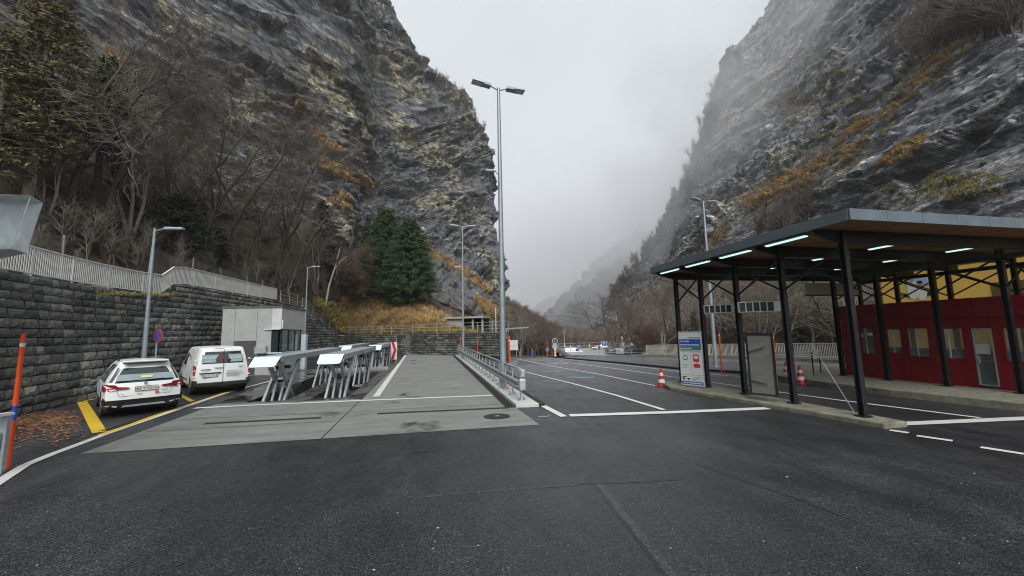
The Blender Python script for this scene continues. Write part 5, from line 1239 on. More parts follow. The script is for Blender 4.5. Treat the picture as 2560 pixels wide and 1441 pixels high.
quad3('yellow_sticker', M('pale_yellow_note', (.62, .62, .30), .5), [(-.12, .02, 1.13), (.16, .02, 1.13), (.16, .05, 1.20), (-.12, .05, 1.20)], suv, .003)
# tailgate outline, plate, lettering
for a, b_ in (((-.56, -.085, .62), (.56, -.085, .62)), ((-.64, -.07, .80), (-.56, -.085, .62)), ((.64, -.07, .80), (.56, -.085, .62))): MB().bar(a, b_, .008, .006).build('tailgate_gap', MT['blackplastic'], suv)
def plate(par, txt, x, y, z, w_=.50, h_=.115):
    p = sb('number_plate', MT['plate'], x-w_/2, x+w_/2, y-.012, y, z-h_/2, z+h_/2, par); sb('plate_frame', MT['blackplastic'], x-w_/2-.012, x+w_/2+.012, y-.004, y+.02, z-h_/2-.012, z+h_/2+.012, p)
    text(txt, h_*.98, MT['ink'], p, P4((x, y-.014, z)), ext=.001, sx=.92 if len(txt) < 10 else .85)
    sb('swiss_shield', MT['red'], x-w_/2+.008, x-w_/2+.045, y-.014, y-.012, z-.025, z+.025, p); sb('shield_cross', MT['plate'], x-w_/2+.022, x-w_/2+.031, y-.0155, y-.014, z-.016, z+.016, p)
    sb('canton_shield', MT['yellowp'], x+w_/2-.045, x+w_/2-.008, y-.014, y-.012, z-.025, z+.025, p); sb('shield_mark', MT['red'], x+w_/2-.045, x+w_/2-.03, y-.0155, y-.014, z-.025, z+.025, p)
    return p
plate(suv, 'BE·900256', .03, -.108, .815)
lg = MB().lathe([(.042, -.118), (.042, -.108)], (.0, 0, .965), 20, 'y').build('badge', MT['ink'], suv); MB().lathe([(.026, -.1195), (.026, -.118)], (.0, 0, .965), 16, 'y').build('badge_disc', MT['white_lens'], lg); sb('badge_quarter', MT['blue'], -.019, 0, -.1205, -.1195, .965, .984, lg); sb('badge_quarter', MT['blue'], 0, .019, -.1205, -.1195, .946, .965, lg)
text('X1', .05, MT['ink'], suv, P4((-.50, -.10, .685))); MB().b2(-.2, -.06, -.115, -.108, .655, .672).build('small_lettering', MT['galv'], suv); MB().b2(.38, .52, -.11, -.10, .72, .737).build('small_lettering', MT['ink'], suv)
MB().lathe([(.045, -.115), (.045, -.105)], (.27, 0, .675), 16, 'y').build('round_sticker', MT['faded_orange'], suv)
for i, c_ in enumerate((MT['blue'], MT['ink'], MT['blue'])): MB().bar((-.935, 1.5+i*.12, .55), (-.925, 1.85+i*.12, .98), .006, .05).build('side_stripe', c_, suv)

# ---- white van
vm = (G(478, 986)+G(606, 974))/2
hv = radians(33); hx, hy = -sin(hv), cos(hv)
van = car('parked_van', 'white delivery van with tradesman lettering on its rear doors, beside the white car', 'van', (vm.x-hx*.82, vm.y-hy*.82, 0), hv, 4.95, 1.96, 1.93, 1.12,
          [(0, 1.86), (.12, 1.91), (.6, 1.93), (3.1, 1.93), (3.45, 1.85), (4.15, 1.28), (4.3, 1.18), (4.75, 1.02), (4.95, .85)],
          [(0, .08), (.4, .0), (.6, .0), (1.1, .02), (1.5, .06), (1.93, .14)], MT['white'], (.82, 4.05), .335, .15, .25, side_glass=[(2.75, 3.75, 0, 4)], rear_glass=(1.21, 1.72, .84), roof_r=.12, cladding=1)
for s in (-1, 1):
    t = sb('tail_light', MT['red_lens'], s*.965-.06*(s > 0), s*.965+.06*(s < 0), -.0-.02, .16, .82, 1.20, van, bev=.015)
    sb('reverse_lens', MT['white_lens'], s*.95-.05*(s > 0), s*.95+.05*(s < 0), -.03, .0, .97, 1.03, t)
    for z in (1.38, .72): sb('door_hinge', MT['white'], s*.93-.03, s*.93+.03, -.03, .06, z, z+.06, van, bev=.01)
    sb('door_mirror', MT['blackplastic'], s*1.0, s*1.2, 3.55, 3.72, 1.12, 1.38, van, bev=.04)
    sb('bumper_corner', MT['blackplastic'], s*.97-.14*(s > 0), s*.97+.14*(s < 0), -.05, .35, .36, .60, van, bev=.03)
sb('rear_bumper', MT['blackplastic'], -.90, .90, -.13, .05, .34, .50, van, bev=.025)
sb('door_split', MT['blackplastic'], -.004, .008, -.112, -.10, .50, 1.83, van); sb('brake_light', MT['dark_red_lens'], -.30, .02, .04, .08, 1.845, 1.865, van)
sb('plate_hood', MT['blackplastic'], -.80+.02, -.06, -.13, -.07, .86, .90, van, bev=.008); plate(van, 'BE·627504', -.42, -.112, .785, .50, .11)
sb('door_handle', MT['galv'], -.30, -.02, -.125, -.10, 1.075, 1.10, van)
text('FIAT', .10, MT['ink'], van, P4((.62, -.085, 1.09)), sx=.8); MB().b2(-.74, -.42, -.106, -.102, 1.005, 1.04).build('emblem_lettering', MT['ink'], van)
text('ROLAND BERTSCHI AG', .052, MT['ink'], van, P4((.12, -.108, .93)), align='LEFT')
rq = random.Random(4)
for i in range(1, 5):
    x = .12
    while x < .66-.05*i: e_ = x+rq.uniform(.04, .12); MB().b2(x, e_, -.112, -.106, .915-i*.052, .94-i*.052).build('text_line', MT['galv'], van); x = e_+.02
text('ROLAND', .13, MT['galv_pale'], van, P4((-.50, .035-.10, 1.49), (1, 0, 0), (0, .16, 1))); text('BERTSCHI', .13, MT['galv_pale'], van, P4((.46, .035-.10, 1.47), (1, 0, 0), (0, .16, 1)))
for x0, x1 in ((-.72, -.18), (.16, .66)): quad3('pale_window_sheet', MT['glass_pale'], [(x0, -.055, 1.30), (x1, -.055, 1.30), (x1, -.02, 1.62), (x0, -.02, 1.62)], van, .004)  # pale glass sheet laid over each rear door window
rbm = text('RB', .19, MT['red'], van, P4((-.05, -.11, 1.50), (1, 0, 0), (0, .16, 1)))
for i, (t_, m_, zz) in enumerate((('ROLAND', MT['ink'], 1.56), ('RB', MT['red'], 1.44), ('BERTSCHI AG', MT['ink'], 1.33))): text(t_, .11 if i != 1 else .17, m_, van, P4((-.915+.02*i, 1.75, zz), (0, -1, 0), (.12, 0, 1)))
MB().bar((-.985, .6+1.1, .55), (-.985, 3.9, .55), .01, .05).build('side_trim', MT['blackplastic'], van); MB().bar((-.98, 2.7, .5), (-.955, 2.72, 1.15), .006, .012).build('door_gap', MT['blackplastic'], van)

# ---- far vehicles
def far_car(label, px, py, D, az, kind, col, name='parked_car', cat='car'):
    p = AD(px, py, D); z = p.z
    prof = {'van': ([(0, 1.86), (.12, 1.95), (3.1, 1.95), (3.5, 1.8), (4.1, 1.28), (4.75, 1.02), (4.95, .85)], 4.95, 1.95, 1.95, 1.1, [(2.9, 3.8, 0, 4)]),
            'pickup': ([(0, 1.1), (.1, 1.5), (.4, 1.72), (2.6, 1.78), (3.0, 1.70), (3.75, 1.2), (4.1, 1.12), (5.0, 1.0), (5.3, .8)], 5.3, 1.85, 1.78, 1.15, [(2.1, 2.6, 0, 4), (2.7, 3.5, 0, 4)]),
            'hatch': ([(0, 1.1), (.3, 1.45), (1.0, 1.5), (2.2, 1.46), (3.1, 1.0), (3.9, .85), (4.2, .7)], 4.2, 1.78, 1.5, .95, [(.4, 1.9, 0, 4), (2.0, 2.8, 0, 4)])}[kind]
    t, L_, W_, H_, bl, sg = prof
    return car(name, label, cat, (p.x, p.y, z), az, L_, W_, H_, bl, t, [(0, .1), (.5, 0), (1, .02), (H_, .2)], col, (.85, L_-.9), .36, .15, .3, side_glass=sg, rear_glass=(bl+.08, H_-.15, .8), full=True, group=None)
far_car('white delivery van parked far off behind the striped bollard', 1411, 889, 104, radians(-96), 'van', MT['white'], 'parked_van', 'van')
far_car('silver pickup truck parked on the pale lot behind the large parking sign', 1520, 876, 128, radians(74), 'pickup', MT['silver'], 'pickup_truck', 'pickup truck')
far_car('dark grey car with tail lights towards us, parked left of the slim lamp', 1531, 889, 84, radians(-16), 'hatch', MT['greypaint'])
far_car('pale blue grey hatchback parked between two dark cars', 1550, 890, 82, radians(-30), 'hatch', MT['silver'])
far_car('long dark grey van parked at the left end of the river railing', 1606, 888, 84, radians(70), 'van', MT['greypaint'], 'parked_van', 'van')

# ---- far signs, posts, ramp, rails
def gz(p): return zg(p.x, p.y)
def psign(label, px, py_top, py_bot, D, s, col='blue'):
    p = AD(px, py_bot, D); t = AD(px, py_top, D); g = p.z-.3
    r = thing('parking_sign', label, 'parking sign', (p.x, p.y, g), -atan2(p.x, p.y)); h = t.z-g
    MB().tube([(0, 0, -.3), (0, 0, h)], .035, 8).build('post', MT['galv'], r); MB().b2(-s/2, s/2, -.05, -.02, h-s, h).build('sign_plate', MT['white_sign'], r); MB().b2(-s*.45, s*.45, -.055, -.05, h-s*.95, h-s*.05).build('blue_field', MT['blue'], r)
    text('P', s*.85, MT['white_sign'], r, P4((0, -.058, h-s*.5))); return r
psign('larger blue parking sign in front of the silver pickup truck', 1512, 853, 893, 66, .80); psign('smaller blue parking sign beside the distant white van', 1448, 864, 893, 64, .55); psign('small blue sign on the orange pole at the left yard edge', 1369, 871, 893, 58, .42)
p = AD(1388, 893, 58); r = thing('round_sign', 'round dark traffic sign above a grey disc on a yellow and white striped bollard', 'road sign', (p.x, p.y, p.z-.1), -atan2(p.x, p.y))
for i in range(6): MB().tube([(0, 0, .22*i), (0, 0, .22*i+.22)], .17, 14).build('stripe', MT['yellowp'] if i % 2 == 0 else MT['white_reflect'], r)
MB().lathe([(.38, -.1), (.38, -.07)], (0, 0, 1.65), 24, 'y').build('grey_disc', MT['galv'], r); MB().lathe([(.40, -.1), (.40, -.07)], (0, 0, 2.42), 24, 'y').build('white_rim', MT['white_sign'], r); MB().lathe([(.34, -.11), (.34, -.10)], (0, 0, 2.42), 24, 'y').build('dark_disc', MT['ink'], r)
for i in range(2): MB().box((0, -.115, 2.42), (.5 if i else .03, .006, .03 if i else .5)).build('mark', MT['white_sign'], r)
p = AD(1331, 893, 62); r = thing('blue_sign', 'small blue sign with a round white top on the left yard edge', 'road sign', (p.x, p.y, p.z), -atan2(p.x, p.y)); MB().b2(-.2, .2, 0, .03, .35, .95).build('plate', MT['blue'], r); MB().lathe([(.16, 0), (.16, .03)], (0, 0, 1.15), 16, 'y').build('disc', MT['red'], r); MB().b2(-.02, .02, .03, .06, 0, 1.0).build('post', MT['galv'], r)
p = AD(1284, 893, 52); r = thing('notice_board', 'white lined notice board at the end of the far wall', 'sign', (p.x, p.y, p.z), -.1); MB().b2(-.7, .6, 0, .05, .9, 2.2).build('board', MT['white_sign'], r)
for i in range(8): MB().b2(-.6, .5, -.004, 0, 1.0+i*.14, 1.04+i*.14).build('text_line', MT['galv'], r)
for x in (-.5, .4): MB().b2(x, x+.06, .01, .05, 0, .9).build('leg', MT['galv'], r)
# slim lanterns in the lot
for i, (px, pt, pb, D, lab) in enumerate(((1557, 841, 889, 84, 'slim white lantern post on a concrete pillar beside the dark cars'), (1581, 857, 889, 86, 'small white lantern post behind the long dark van'), (1474, 861, 884, 96, 'white lantern post left of the silver pickup'), (1427, 864, 884, 98, 'white lantern post just behind the distant white van'), (1397, 858, 884, 98, 'white lantern post right of the round dark sign'))):
    p = AD(px, pb, D); h = AD(px, pt, D).z-p.z; r = thing('lantern_post', lab, 'lamp post', (p.x, p.y, p.z), 0, 'lantern posts in the far car park')
    MB().tube([(0, 0, 0), (0, 0, h-.6)], .05, 8).build('post', MT['galv'], r); MB().lathe([(.06, h-.7), (.16, h-.45), (.13, h-.2), (.02, h)], n=12).build('lantern', MT['white_lens'], r)
    if i == 0: MB().box((0, 0, 1.3), (.6, .6, 2.6)).build('pillar', MT['concrete'], r)
p = AD(1412, 884, 100); r = thing('flag_pole', 'thin pale pole rising behind the distant white van', 'pole', tuple(p)); MB().tube([(0, 0, 0), (0, 0, AD(1409, 825, 100).z-p.z)], .05, 6).build('pole', MT['white_sign'], r); MB().box((0, 0, 1.9), (.3, .3, .5)).build('box', MT['white_sign'], r)
pipe_rail('pipe_railing', 'low pipe barrier before the pale car park', [AD(px, 893, 66) for px in (1468, 1490, 1513)], 1.1, 2, 1.6, rad=.035)
pipe_rail('pipe_railing', 'pipe barrier in front of the dark parked cars', [AD(px, 891, 76) for px in (1516, 1560, 1612)], 1.3, 2, 2.2, rad=.035)
pipe_rail('pipe_railing', 'thin rail along the far rim of the pale car park', [AD(1392, 875, 150), AD(1440, 873, 150), AD(1500, 872, 150), AD(1560, 878, 120), AD(1600, 886, 100)], 2.2, 2, 6, rad=.05)
p, q = AD(1392, 876, 62), AD(1425, 893, 60); r = thing('loading_ramp', 'sloping dark steel ramp beside the striped bollard', 'ramp', tuple(p)); MB().bar((0, 0, 0), q-p, 1.4, .1).build('deck', MT['blacksteel'], r); MB().bar((-.3, -.7, .5), q-p+Vector((-.3, -.7, .3)), .05, .3).build('side_rail', MT['galv'], r)
MB().b2(-.5, .3, -.3, .3, -3, -.1).build('support', MT['mortar'], r)
# pale lot and its verge
b = MB(); P = [AD(1400, 889, 80), AD(1640, 889, 80), AD(1600, 877, 130), AD(1545, 869, 160), AD(1420, 868, 165), AD(1385, 872, 150)]
b.add([tuple(p) for p in P], [(0, 1, 2, 3, 4, 5)]); tag(b.build('car_park', M('pale_lot_concrete', (.36, .36, .35), .7, 0, .08, .3)), 'pale concrete car park beyond the yard', kind='structure')
# barrier arm / shelter on the terrace
p, q = AD(1262, 823, 47), AD(1320, 819, 52); r = thing('height_bar', 'long pale green horizontal bar reaching out from behind the tallest lamp post', 'barrier', tuple(p)); MB().bar((0, 0, 0), q-p, .22, .16).build('bar', M('pale_green_paint', (.38, .46, .40), .5), r); MB().tube([(.2, 0, -1.9), (.2, 0, .1)], .07, 8).build('post', MT['galv'], r)
a, b_ = AD(1117, 800, 52), AD(1208, 800, 50); v = b_-a; gz_ = 2.35
r = thing('shelter', 'low open fronted concrete shelter built into the rock above the far wall', 'shelter', (a.x, a.y, gz_), atan2(v.y, v.x)); Ls = v.length; hh = a.z-gz_+.1
MB().b2(-.15, Ls+.15, -.4, 2.3, hh, hh+.22).build('roof_slab', MT['concrete'], r); MB().b2(0, Ls*.42, .0, .2, 0, hh).build('front_wall', MT['concrete'], r); MB().b2(0, .2, .2, 2.1, 0, hh).build('side_wall', MT['mortar'], r); MB().b2(0, Ls, 2.1, 2.3, 0, hh).build('back_wall', MT['mortar'], r)
for k in (.72, .98): MB().b2(Ls*k-.1, Ls*k+.1, -.1, .12, 0, hh).build('pillar', MT['concrete'], r)
p = AD(1240, 826, 50); r = thing('mast', 'short pale mast on the terrace near the end of the far wall', 'pole', (p.x, p.y, 2.3)); MB().tube([(0, 0, 0), (0, 0, AD(1240, 770, 50).z-2.3)], .05, 6).build('pole', MT['alu_rail'], r)
# ================================================================== TREES AND GROUND COVER
def hit(px, py):
    o = Vector((0, 0, EYE)); d = ray(px, py).normalized(); best = None
    for bv in BV:
        h = bv.ray_cast(o, d, 3000)
        if h[0] is not None and (best is None or h[3] < best[3]): best = h
    return best
def drop(x, y, z0=120):
    best = None
    for bv in BV[:2]:
        h = bv.ray_cast(Vector((x, y, z0)), Vector((0, 0, -1)), 300)
        if h[0] is not None: best = max(best, h[0].z) if best is not None else h[0].z
    return best
def tubes_np(segs, sides):
    """segs: list of (p0, p1, r0, r1)"""
    n = len(segs); A = np.array([tuple(s[0]) for s in segs]); B = np.array([tuple(s[1]) for s in segs]); R0 = np.array([s[2] for s in segs]); R1 = np.array([s[3] for s in segs])
    t = B-A; t /= np.linalg.norm(t, axis=1, keepdims=True)+1e-9
    ref = np.where(np.abs(t[:, 2:3]) > .9, np.array([[1., 0, 0]]), np.array([[0, 0, 1.]])); u = np.cross(t, ref); u /= np.linalg.norm(u, axis=1, keepdims=True)+1e-9; v = np.cross(t, u)
    V = []
    for k in range(sides):
        a = 2*pi*k/sides; dd = u*cos(a)+v*sin(a); V.append(A+dd*R0[:, None]); V.append(B+dd*R1[:, None])
    V = np.stack(V, 1).reshape(-1, 3); base = np.arange(n)[:, None]*(2*sides); F = []
    for k in range(sides):
        a, b = 2*k, 2*((k+1) % sides); F.append(np.concatenate([base+a, base+b, base+b+1, base+a+1], 1))
    return V, np.concatenate(F, 0)
def grow(rr, h, spread, levels, counts, lean=(0, 0), up=.5, thick=.013, forks=1, low=.25):
    trunk, crown = [], []
    def branch(p, d, ln, r, lev):
        n = 6 if lev == 0 else (4 if lev < levels-1 else 2); pts = [p.copy()]; dd = d.copy(); rs = [r]
        for i in range(n):
            wob = .10 if lev == 0 else .24
            dd = (dd+Vector((rr.gauss(0, wob), rr.gauss(0, wob), rr.gauss(0, wob*.7)+(.05 if lev else .02)))).normalized()
            pts.append(pts[-1]+dd*ln/n); rs.append(max(thick*.55, r*(1-.82*(i+1)/n)))
        for a, b_, r0, r1 in zip(pts[:-1], pts[1:], rs[:-1], rs[1:]): (trunk if lev < 2 else crown).append((a, b_, r0, r1))
        if lev >= levels: return
        for k in range(counts[lev]):
            f = (low+(1-low)*(k+rr.random())/counts[lev]) if lev == 0 else (.2+.8*(k+rr.random())/counts[lev])
            f = min(.98, f); i = min(int(f*n), n-1); q = pts[i].lerp(pts[i+1], f*n-i); dl = (pts[i+1]-pts[i]).normalized()
            a = rr.random()*2*pi; side = dl.orthogonal().normalized(); side = Matrix.Rotation(a, 3, dl) @ side
            nd = (dl*up+side*spread*(1 if lev == 0 else .9)).normalized()
            branch(q, nd, ln*(.52 if lev == 0 else .5)*rr.uniform(.7, 1.15)*(1.15-.55*f if lev == 0 else 1), max(thick*.7, rs[i]*.5), lev+1)
    for k in range(forks):
        d = Vector((lean[0]+(rr.uniform(-.25, .25) if forks > 1 else 0), lean[1]+(rr.uniform(-.2, .2) if forks > 1 else 0), 1)).normalized()
        branch(Vector((rr.uniform(-.2, .2)*(forks > 1), rr.uniform(-.2, .2)*(forks > 1), -.4)), d, h*rr.uniform(.85, 1)*(1 if k == 0 else .85), h*.014/(forks**.4)+.02, 0)
    return trunk, crown
def tree_proto(name, seed, h, spread, counts, mt, mc, **k):
    rr = random.Random(seed); tr, cr = grow(rr, h, spread, len(counts), counts, **k)
    r = bpy.data.objects.new(name, None); COL.objects.link(r)
    V, F = tubes_np(tr, 5); np_mesh('trunk', V, F, mt, r); V, F = tubes_np(cr, 3); np_mesh('crown', V, F, mc, r); return r
PR = [tree_proto('bare_tree', 1, 12, .75, (9, 7, 6, 3), MT['bark'], MT['twig'], up=.75, forks=1),
      tree_proto('bare_tree', 2, 12, .62, (8, 7, 6, 3), MT['bark'], MT['twig'], up=.95, forks=2),
      tree_proto('bare_tree', 3, 12, .85, (9, 7, 6, 3), MT['bark'], MT['twig_grey'], up=.6, forks=1, lean=(.18, 0)),
      tree_proto('bare_tree', 4, 12, .6, (9, 6, 6, 3), MT['bark_pale'], MT['twig_grey'], up=.9, forks=3, low=.2),
      tree_proto('bare_tree', 5, 8, .8, (12, 9, 8, 5), MT['bark'], MT['twig_rust'], up=.55, forks=4, low=.05, thick=.025)]
used = set()
def put_tree(k, px, py, hpx, label, rz=None, name=None, D=None, group=None, lean=0, wsc=1.0):
    """stand a tree where the ray through its foot meets the ground; its height follows from its top"""
    h = hit(px, py); p = h[0] if h else AD(px, py, D or 80)
    if D: p = AD(px, py, D)
    dist = hypot(p.x, p.y); H_ = (AD(px, py-hpx, dist).z-AD(px, py, dist).z); base = (12, 12, 12, 12, 8)[k]
    rz = random.Random(px*7+py).random()*6.28 if rz is None else rz
    s = H_/base; src = PR[k]
    if k not in used:
        used.add(k); o = src; o.location = p; o.rotation_euler = (0, 0, rz); o.scale = (s*wsc, s*wsc, s); tag(o, label, 'tree', group)
    else: o = dup(src, p, rz, label, group, (s*wsc, s*wsc, s))
    if lean: o.rotation_euler = (0, lean, 0)
    return o
GL = 'bare trees on the slope above the railing'
for k, px, py, hp, lab, ln in (
    (0, 500, 640, 400, 'tall dark bare tree rising above the step in the railing', .10), (1, 452, 625, 420, 'forked bare tree just left of the step in the railing', -.05), (2, 255, 585, 560, 'tall leaning bare tree behind the leaning fence post', .12),
    (0, 150, 560, 600, 'bare tree behind the upright fence post near the steel hood', .05), (3, 330, 600, 430, 'slim pale multi stemmed bare tree left of the low lamp post', .08), (2, 690, 700, 420, 'broad dark bare tree over the end of the pale railing', .08), (0, 640, 690, 360, 'bare tree above the middle of the second railing stretch', -.10), (1, 735, 705, 330, 'forked bare tree above the small concrete building', .05),
    (0, 60, 560, 640, 'bare tree rising behind the steel hood', .02),
    (3, 790, 735, 210, 'slim bare tree standing beside the white birch', .06), (1, 560, 640, 420, 'dark forked bare tree with crown against the smooth rock slab', .0), (2, 300, 570, 520, 'bare tree with long crooked limbs over the wood centre', -.2),
    (3, 110, 575, 420, 'pale thin tree behind the chain link fence', .04), (1, 350, 590, 300, 'short forked tree in the middle of the wood', .0), (0, 610, 672, 260, 'short bare tree above the railing right of the step', .1)):
    put_tree(k, px, py, hp, lab, group=GL, lean=ln)
for k, px, py, hp, lab in ((4, 862, 748, 120, 'rusty brown bushy bare tree left of the two pines'), (3, 720, 735, 110, 'thin bare sapling above the pipe railing'), (4, 1625, 884, 75, 'round rust coloured bare shrub at the end of the river railing'),
    (4, 905, 742, 120, 'brown shrub in the gap beside the left pine')):
    put_tree(k, px, py, hp, lab, D=None if px < 1200 else 78, wsc=1.2)
GR = 'bare trees beyond the river railing'
for k, px, py, hp, D, lab in ((2, 1572, 886, 160, 92, 'big spreading bare tree above the dark parked cars'), (0, 1500, 880, 120, 120, 'bare tree behind the larger parking sign'), (1, 1600, 886, 190, 88, 'forked bare tree above the long dark van'), (3, 1655, 890, 190, 74, 'pale slim trees left of the first canopy post'),
    (0, 1668, 890, 150, 70, 'dark bare tree at the first canopy post'), (1, 1730, 892, 230, 62, 'forked bare tree between the first two canopy posts'), (2, 1800, 893, 210, 58, 'bare tree behind the left box display'), (0, 1855, 893, 240, 60, 'bare tree behind the right box display'),
    (3, 1905, 895, 230, 54, 'pale multi stemmed tree right of the mesh panel'), (1, 1960, 897, 250, 56, 'forked bare tree beside the third canopy post'), (2, 2030, 899, 250, 50, 'crooked bare tree left of the nearest black post'), (0, 2085, 900, 230, 52, 'bare tree close to the left end of the red booth'), (3, 2160, 905, 260, 50, 'tree standing behind the left end of the red booth'),
    (1, 1540, 884, 130, 100, 'small forked bare tree behind the pale hatchback'), (0, 1390, 892, 60, 80, 'small bare tree behind the striped bollard'), (3, 1300, 893, 120, 75, 'bare tree at the end of the far wall'), (1, 1335, 893, 105, 85, 'forked bare tree behind the small blue sign'), (2, 1280, 892, 100, 68, 'bare tree behind the white notice board')):
    put_tree(k, px, py, hp, lab, D=D, group=GR, wsc=1.15)
# birch: white leaning trunk
b0, b1 = hit(812, 768)[0], None; db = hypot(b0.x, b0.y)
rr = random.Random(8); tr, cr = grow(rr, 1, .55, 3, (7, 6, 5), up=.8)
r = thing('birch_tree', 'leaning birch with a white trunk standing on the grassy bank', 'tree', tuple(b0)); top = AD(850, 620, db)-b0
MB().tube([(0, 0, -.3), tuple(top*.35+Vector((-.15, 0, 0))), tuple(top*.7), tuple(top*1.0)], [.14, .12, .09, .04], 8).build('trunk', MT['birch'], r, smooth=True)
S = [(top*.55+(a*5), top*.55+(b_*5), r0*4+.01, r1*4+.01) for a, b_, r0, r1 in tr[3:]+cr if (a*5).z > -1]; V, F = tubes_np(S, 3); np_mesh('crown', V, F, MT['twig_rust'], r)
MB().tube([tuple(top*.62), tuple(top*.72+Vector((.5, 0, .3))), tuple(top*.8+Vector((1.3, 0, .5)))], [.06, .05, .02], 6).build('limb', MT['birch'], r)
# conifers
def conifer(name, label, base, H_, W_, mt, mn, seed, dens=1.0, leaf=.32, low=.12, cat='pine tree', taper=.9, droop=.15):
    rr = np.random.default_rng(seed); r = thing(name, label, cat, tuple(base))
    MB().tube([(0, 0, -.5), (0, 0, H_*.5), (0, 0, H_*.98)], [H_*.018+.04, H_*.012+.02, .02], 8).build('trunk', mt, r, smooth=True)
    segs = []; Q = []; n = int(150*dens)
    for i in range(n):
        f = low+(1-low)*(i/n)**.9; z = H_*f; a = i*2.399+rr.normal(0, .4); ln = W_*.5*((1-f)**taper*1.0+.06)*(1 if rr.random() > .2 else .7)*rr.uniform(.8, 1.12); ln *= min(1, .55+2.5*(f-low))
        d = np.array([cos(a), sin(a), .22-.5*droop*(1-f)+rr.normal(0, .08)]); p0 = np.array([0, 0, z]); p1 = p0+d*ln
        segs.append((p0, p1, .05*(1-f)+.02, .012)); k = int(16+ln*(15*dens if leaf > .3 else 24*dens))
        t = rr.uniform(.15, 1.05, k)[:, None]**.8; c = p0+d*ln*t+rr.normal(0, 1, (k, 3))*np.array([.16, .16, .10])*(.5+.7*t)*max(.7, ln/3); c[:, 2] -= droop*ln*t[:, 0]**2
        Q.append(c)
    C_ = np.concatenate(Q); k = len(C_); u = rr.normal(0, 1, (k, 3)); u[:, 2] = u[:, 2]*.5+.25; u /= np.linalg.norm(u, axis=1, keepdims=True); v = np.cross(u, rr.normal(0, 1, (k, 3))); v /= np.linalg.norm(v, axis=1, keepdims=True)
    s = leaf*rr.uniform(.5, 1.2, (k, 1)); V = np.stack([C_-u*s*.5-v*s*.12, C_+v*s*.16*.5, C_+u*s*.6, C_-v*s*.30], 1).reshape(-1, 3); F = np.arange(k*4).reshape(-1, 4)
    np_mesh('foliage', V, F, mn, r); V, F = tubes_np(segs, 3); np_mesh('branches', V, F, mt, r)['kind'] = 'stuff'; return r
def con(name, label, px, py, top, wpx, mt, mn, seed, D=None, **k):
    h = hit(px, py); p = h[0] if (h and not D) else AD(px, py, D); d = hypot(p.x, p.y); H_ = AD(px, top, d).z-p.z; W_ = (AD(px+wpx/2, py, d)-AD(px-wpx/2, py, d)).length
    return conifer(name, label, p, H_, W_, mt, mn, seed, **k)
con('pine_tree', 'left and taller of the two dense green pines on the grassy bank', 962, 752, 528, 175, MT['bark'], MT['needle'], 1, dens=3.4, leaf=.27, taper=.6, low=.06)
con('pine_tree', 'right one of the two dense green pines on the grassy bank', 1022, 768, 548, 165, MT['bark'], MT['needle'], 2, dens=3.4, leaf=.27, taper=.6, low=.05)
con('pine_tree', 'thinner blue green pine behind the two dense ones', 915, 735, 560, 80, MT['bark'], MT['needle2'], 3, dens=1.2, leaf=.5, taper=.7)
con('pine_tree', 'sparse green pine low on the slope left of the birch', 800, 690, 500, 120, MT['bark'], MT['needle2'], 4, dens=.8, leaf=.5, taper=.6)
con('larch_tree', 'tall yellow brown conifer at the top left corner of the wood', 62, 560, -20, 420, MT['bark_pale'], MT['needle_ochre'], 5, dens=1.15, leaf=.28, taper=.35, low=.3, cat='tree', droop=.3)
con('larch_tree', 'second yellow brown conifer at the left edge behind the steel hood', -40, 560, 60, 380, MT['bark_pale'], MT['needle_ochre'], 9, dens=.9, leaf=.28, taper=.35, low=.25, cat='tree', droop=.3)
con('pine_tree', 'dark green conifer in the middle of the left wood', 232, 560, 130, 190, MT['bark'], MT['needle'], 6, dens=.9, leaf=.45, taper=.5, low=.45)
con('evergreen_shrub', 'wide dark evergreen shrub beneath the trees above the railing step', 440, 640, 490, 200, MT['bark'], MT['needle2'], 7, dens=1.1, leaf=.26, taper=.4, low=.02, cat='shrub')
con('evergreen_shrub', 'low dark evergreen behind the chain link fence', 530, 652, 570, 100, MT['bark'], MT['needle2'], 17, dens=.8, leaf=.4, taper=.4, low=.02, cat='shrub')
con('yellow_leaved_tree', 'small tree with the last yellow green leaves beside the left pine', 908, 720, 632, 80, MT['bark'], MT['leaf_yellow'], 8, dens=.28, leaf=.36, taper=.3, low=.2, cat='tree')
for k, (px, py, tp, wp, D, lab) in enumerate(((1742, 892, 780, 40, 72, 'dark green conifer between the trees behind the sign board'), (2000, 897, 715, 60, 66, 'dark green conifer behind the bare trees by the nearest canopy post'), (1985, 800, 740, 30, 80, 'small green conifer higher on the wooded slope'))):
    con('pine_tree', lab, px, py, tp, wp, MT['bark'], MT['needle2'], 20+k, D=D, dens=.6, leaf=.5, taper=.7)

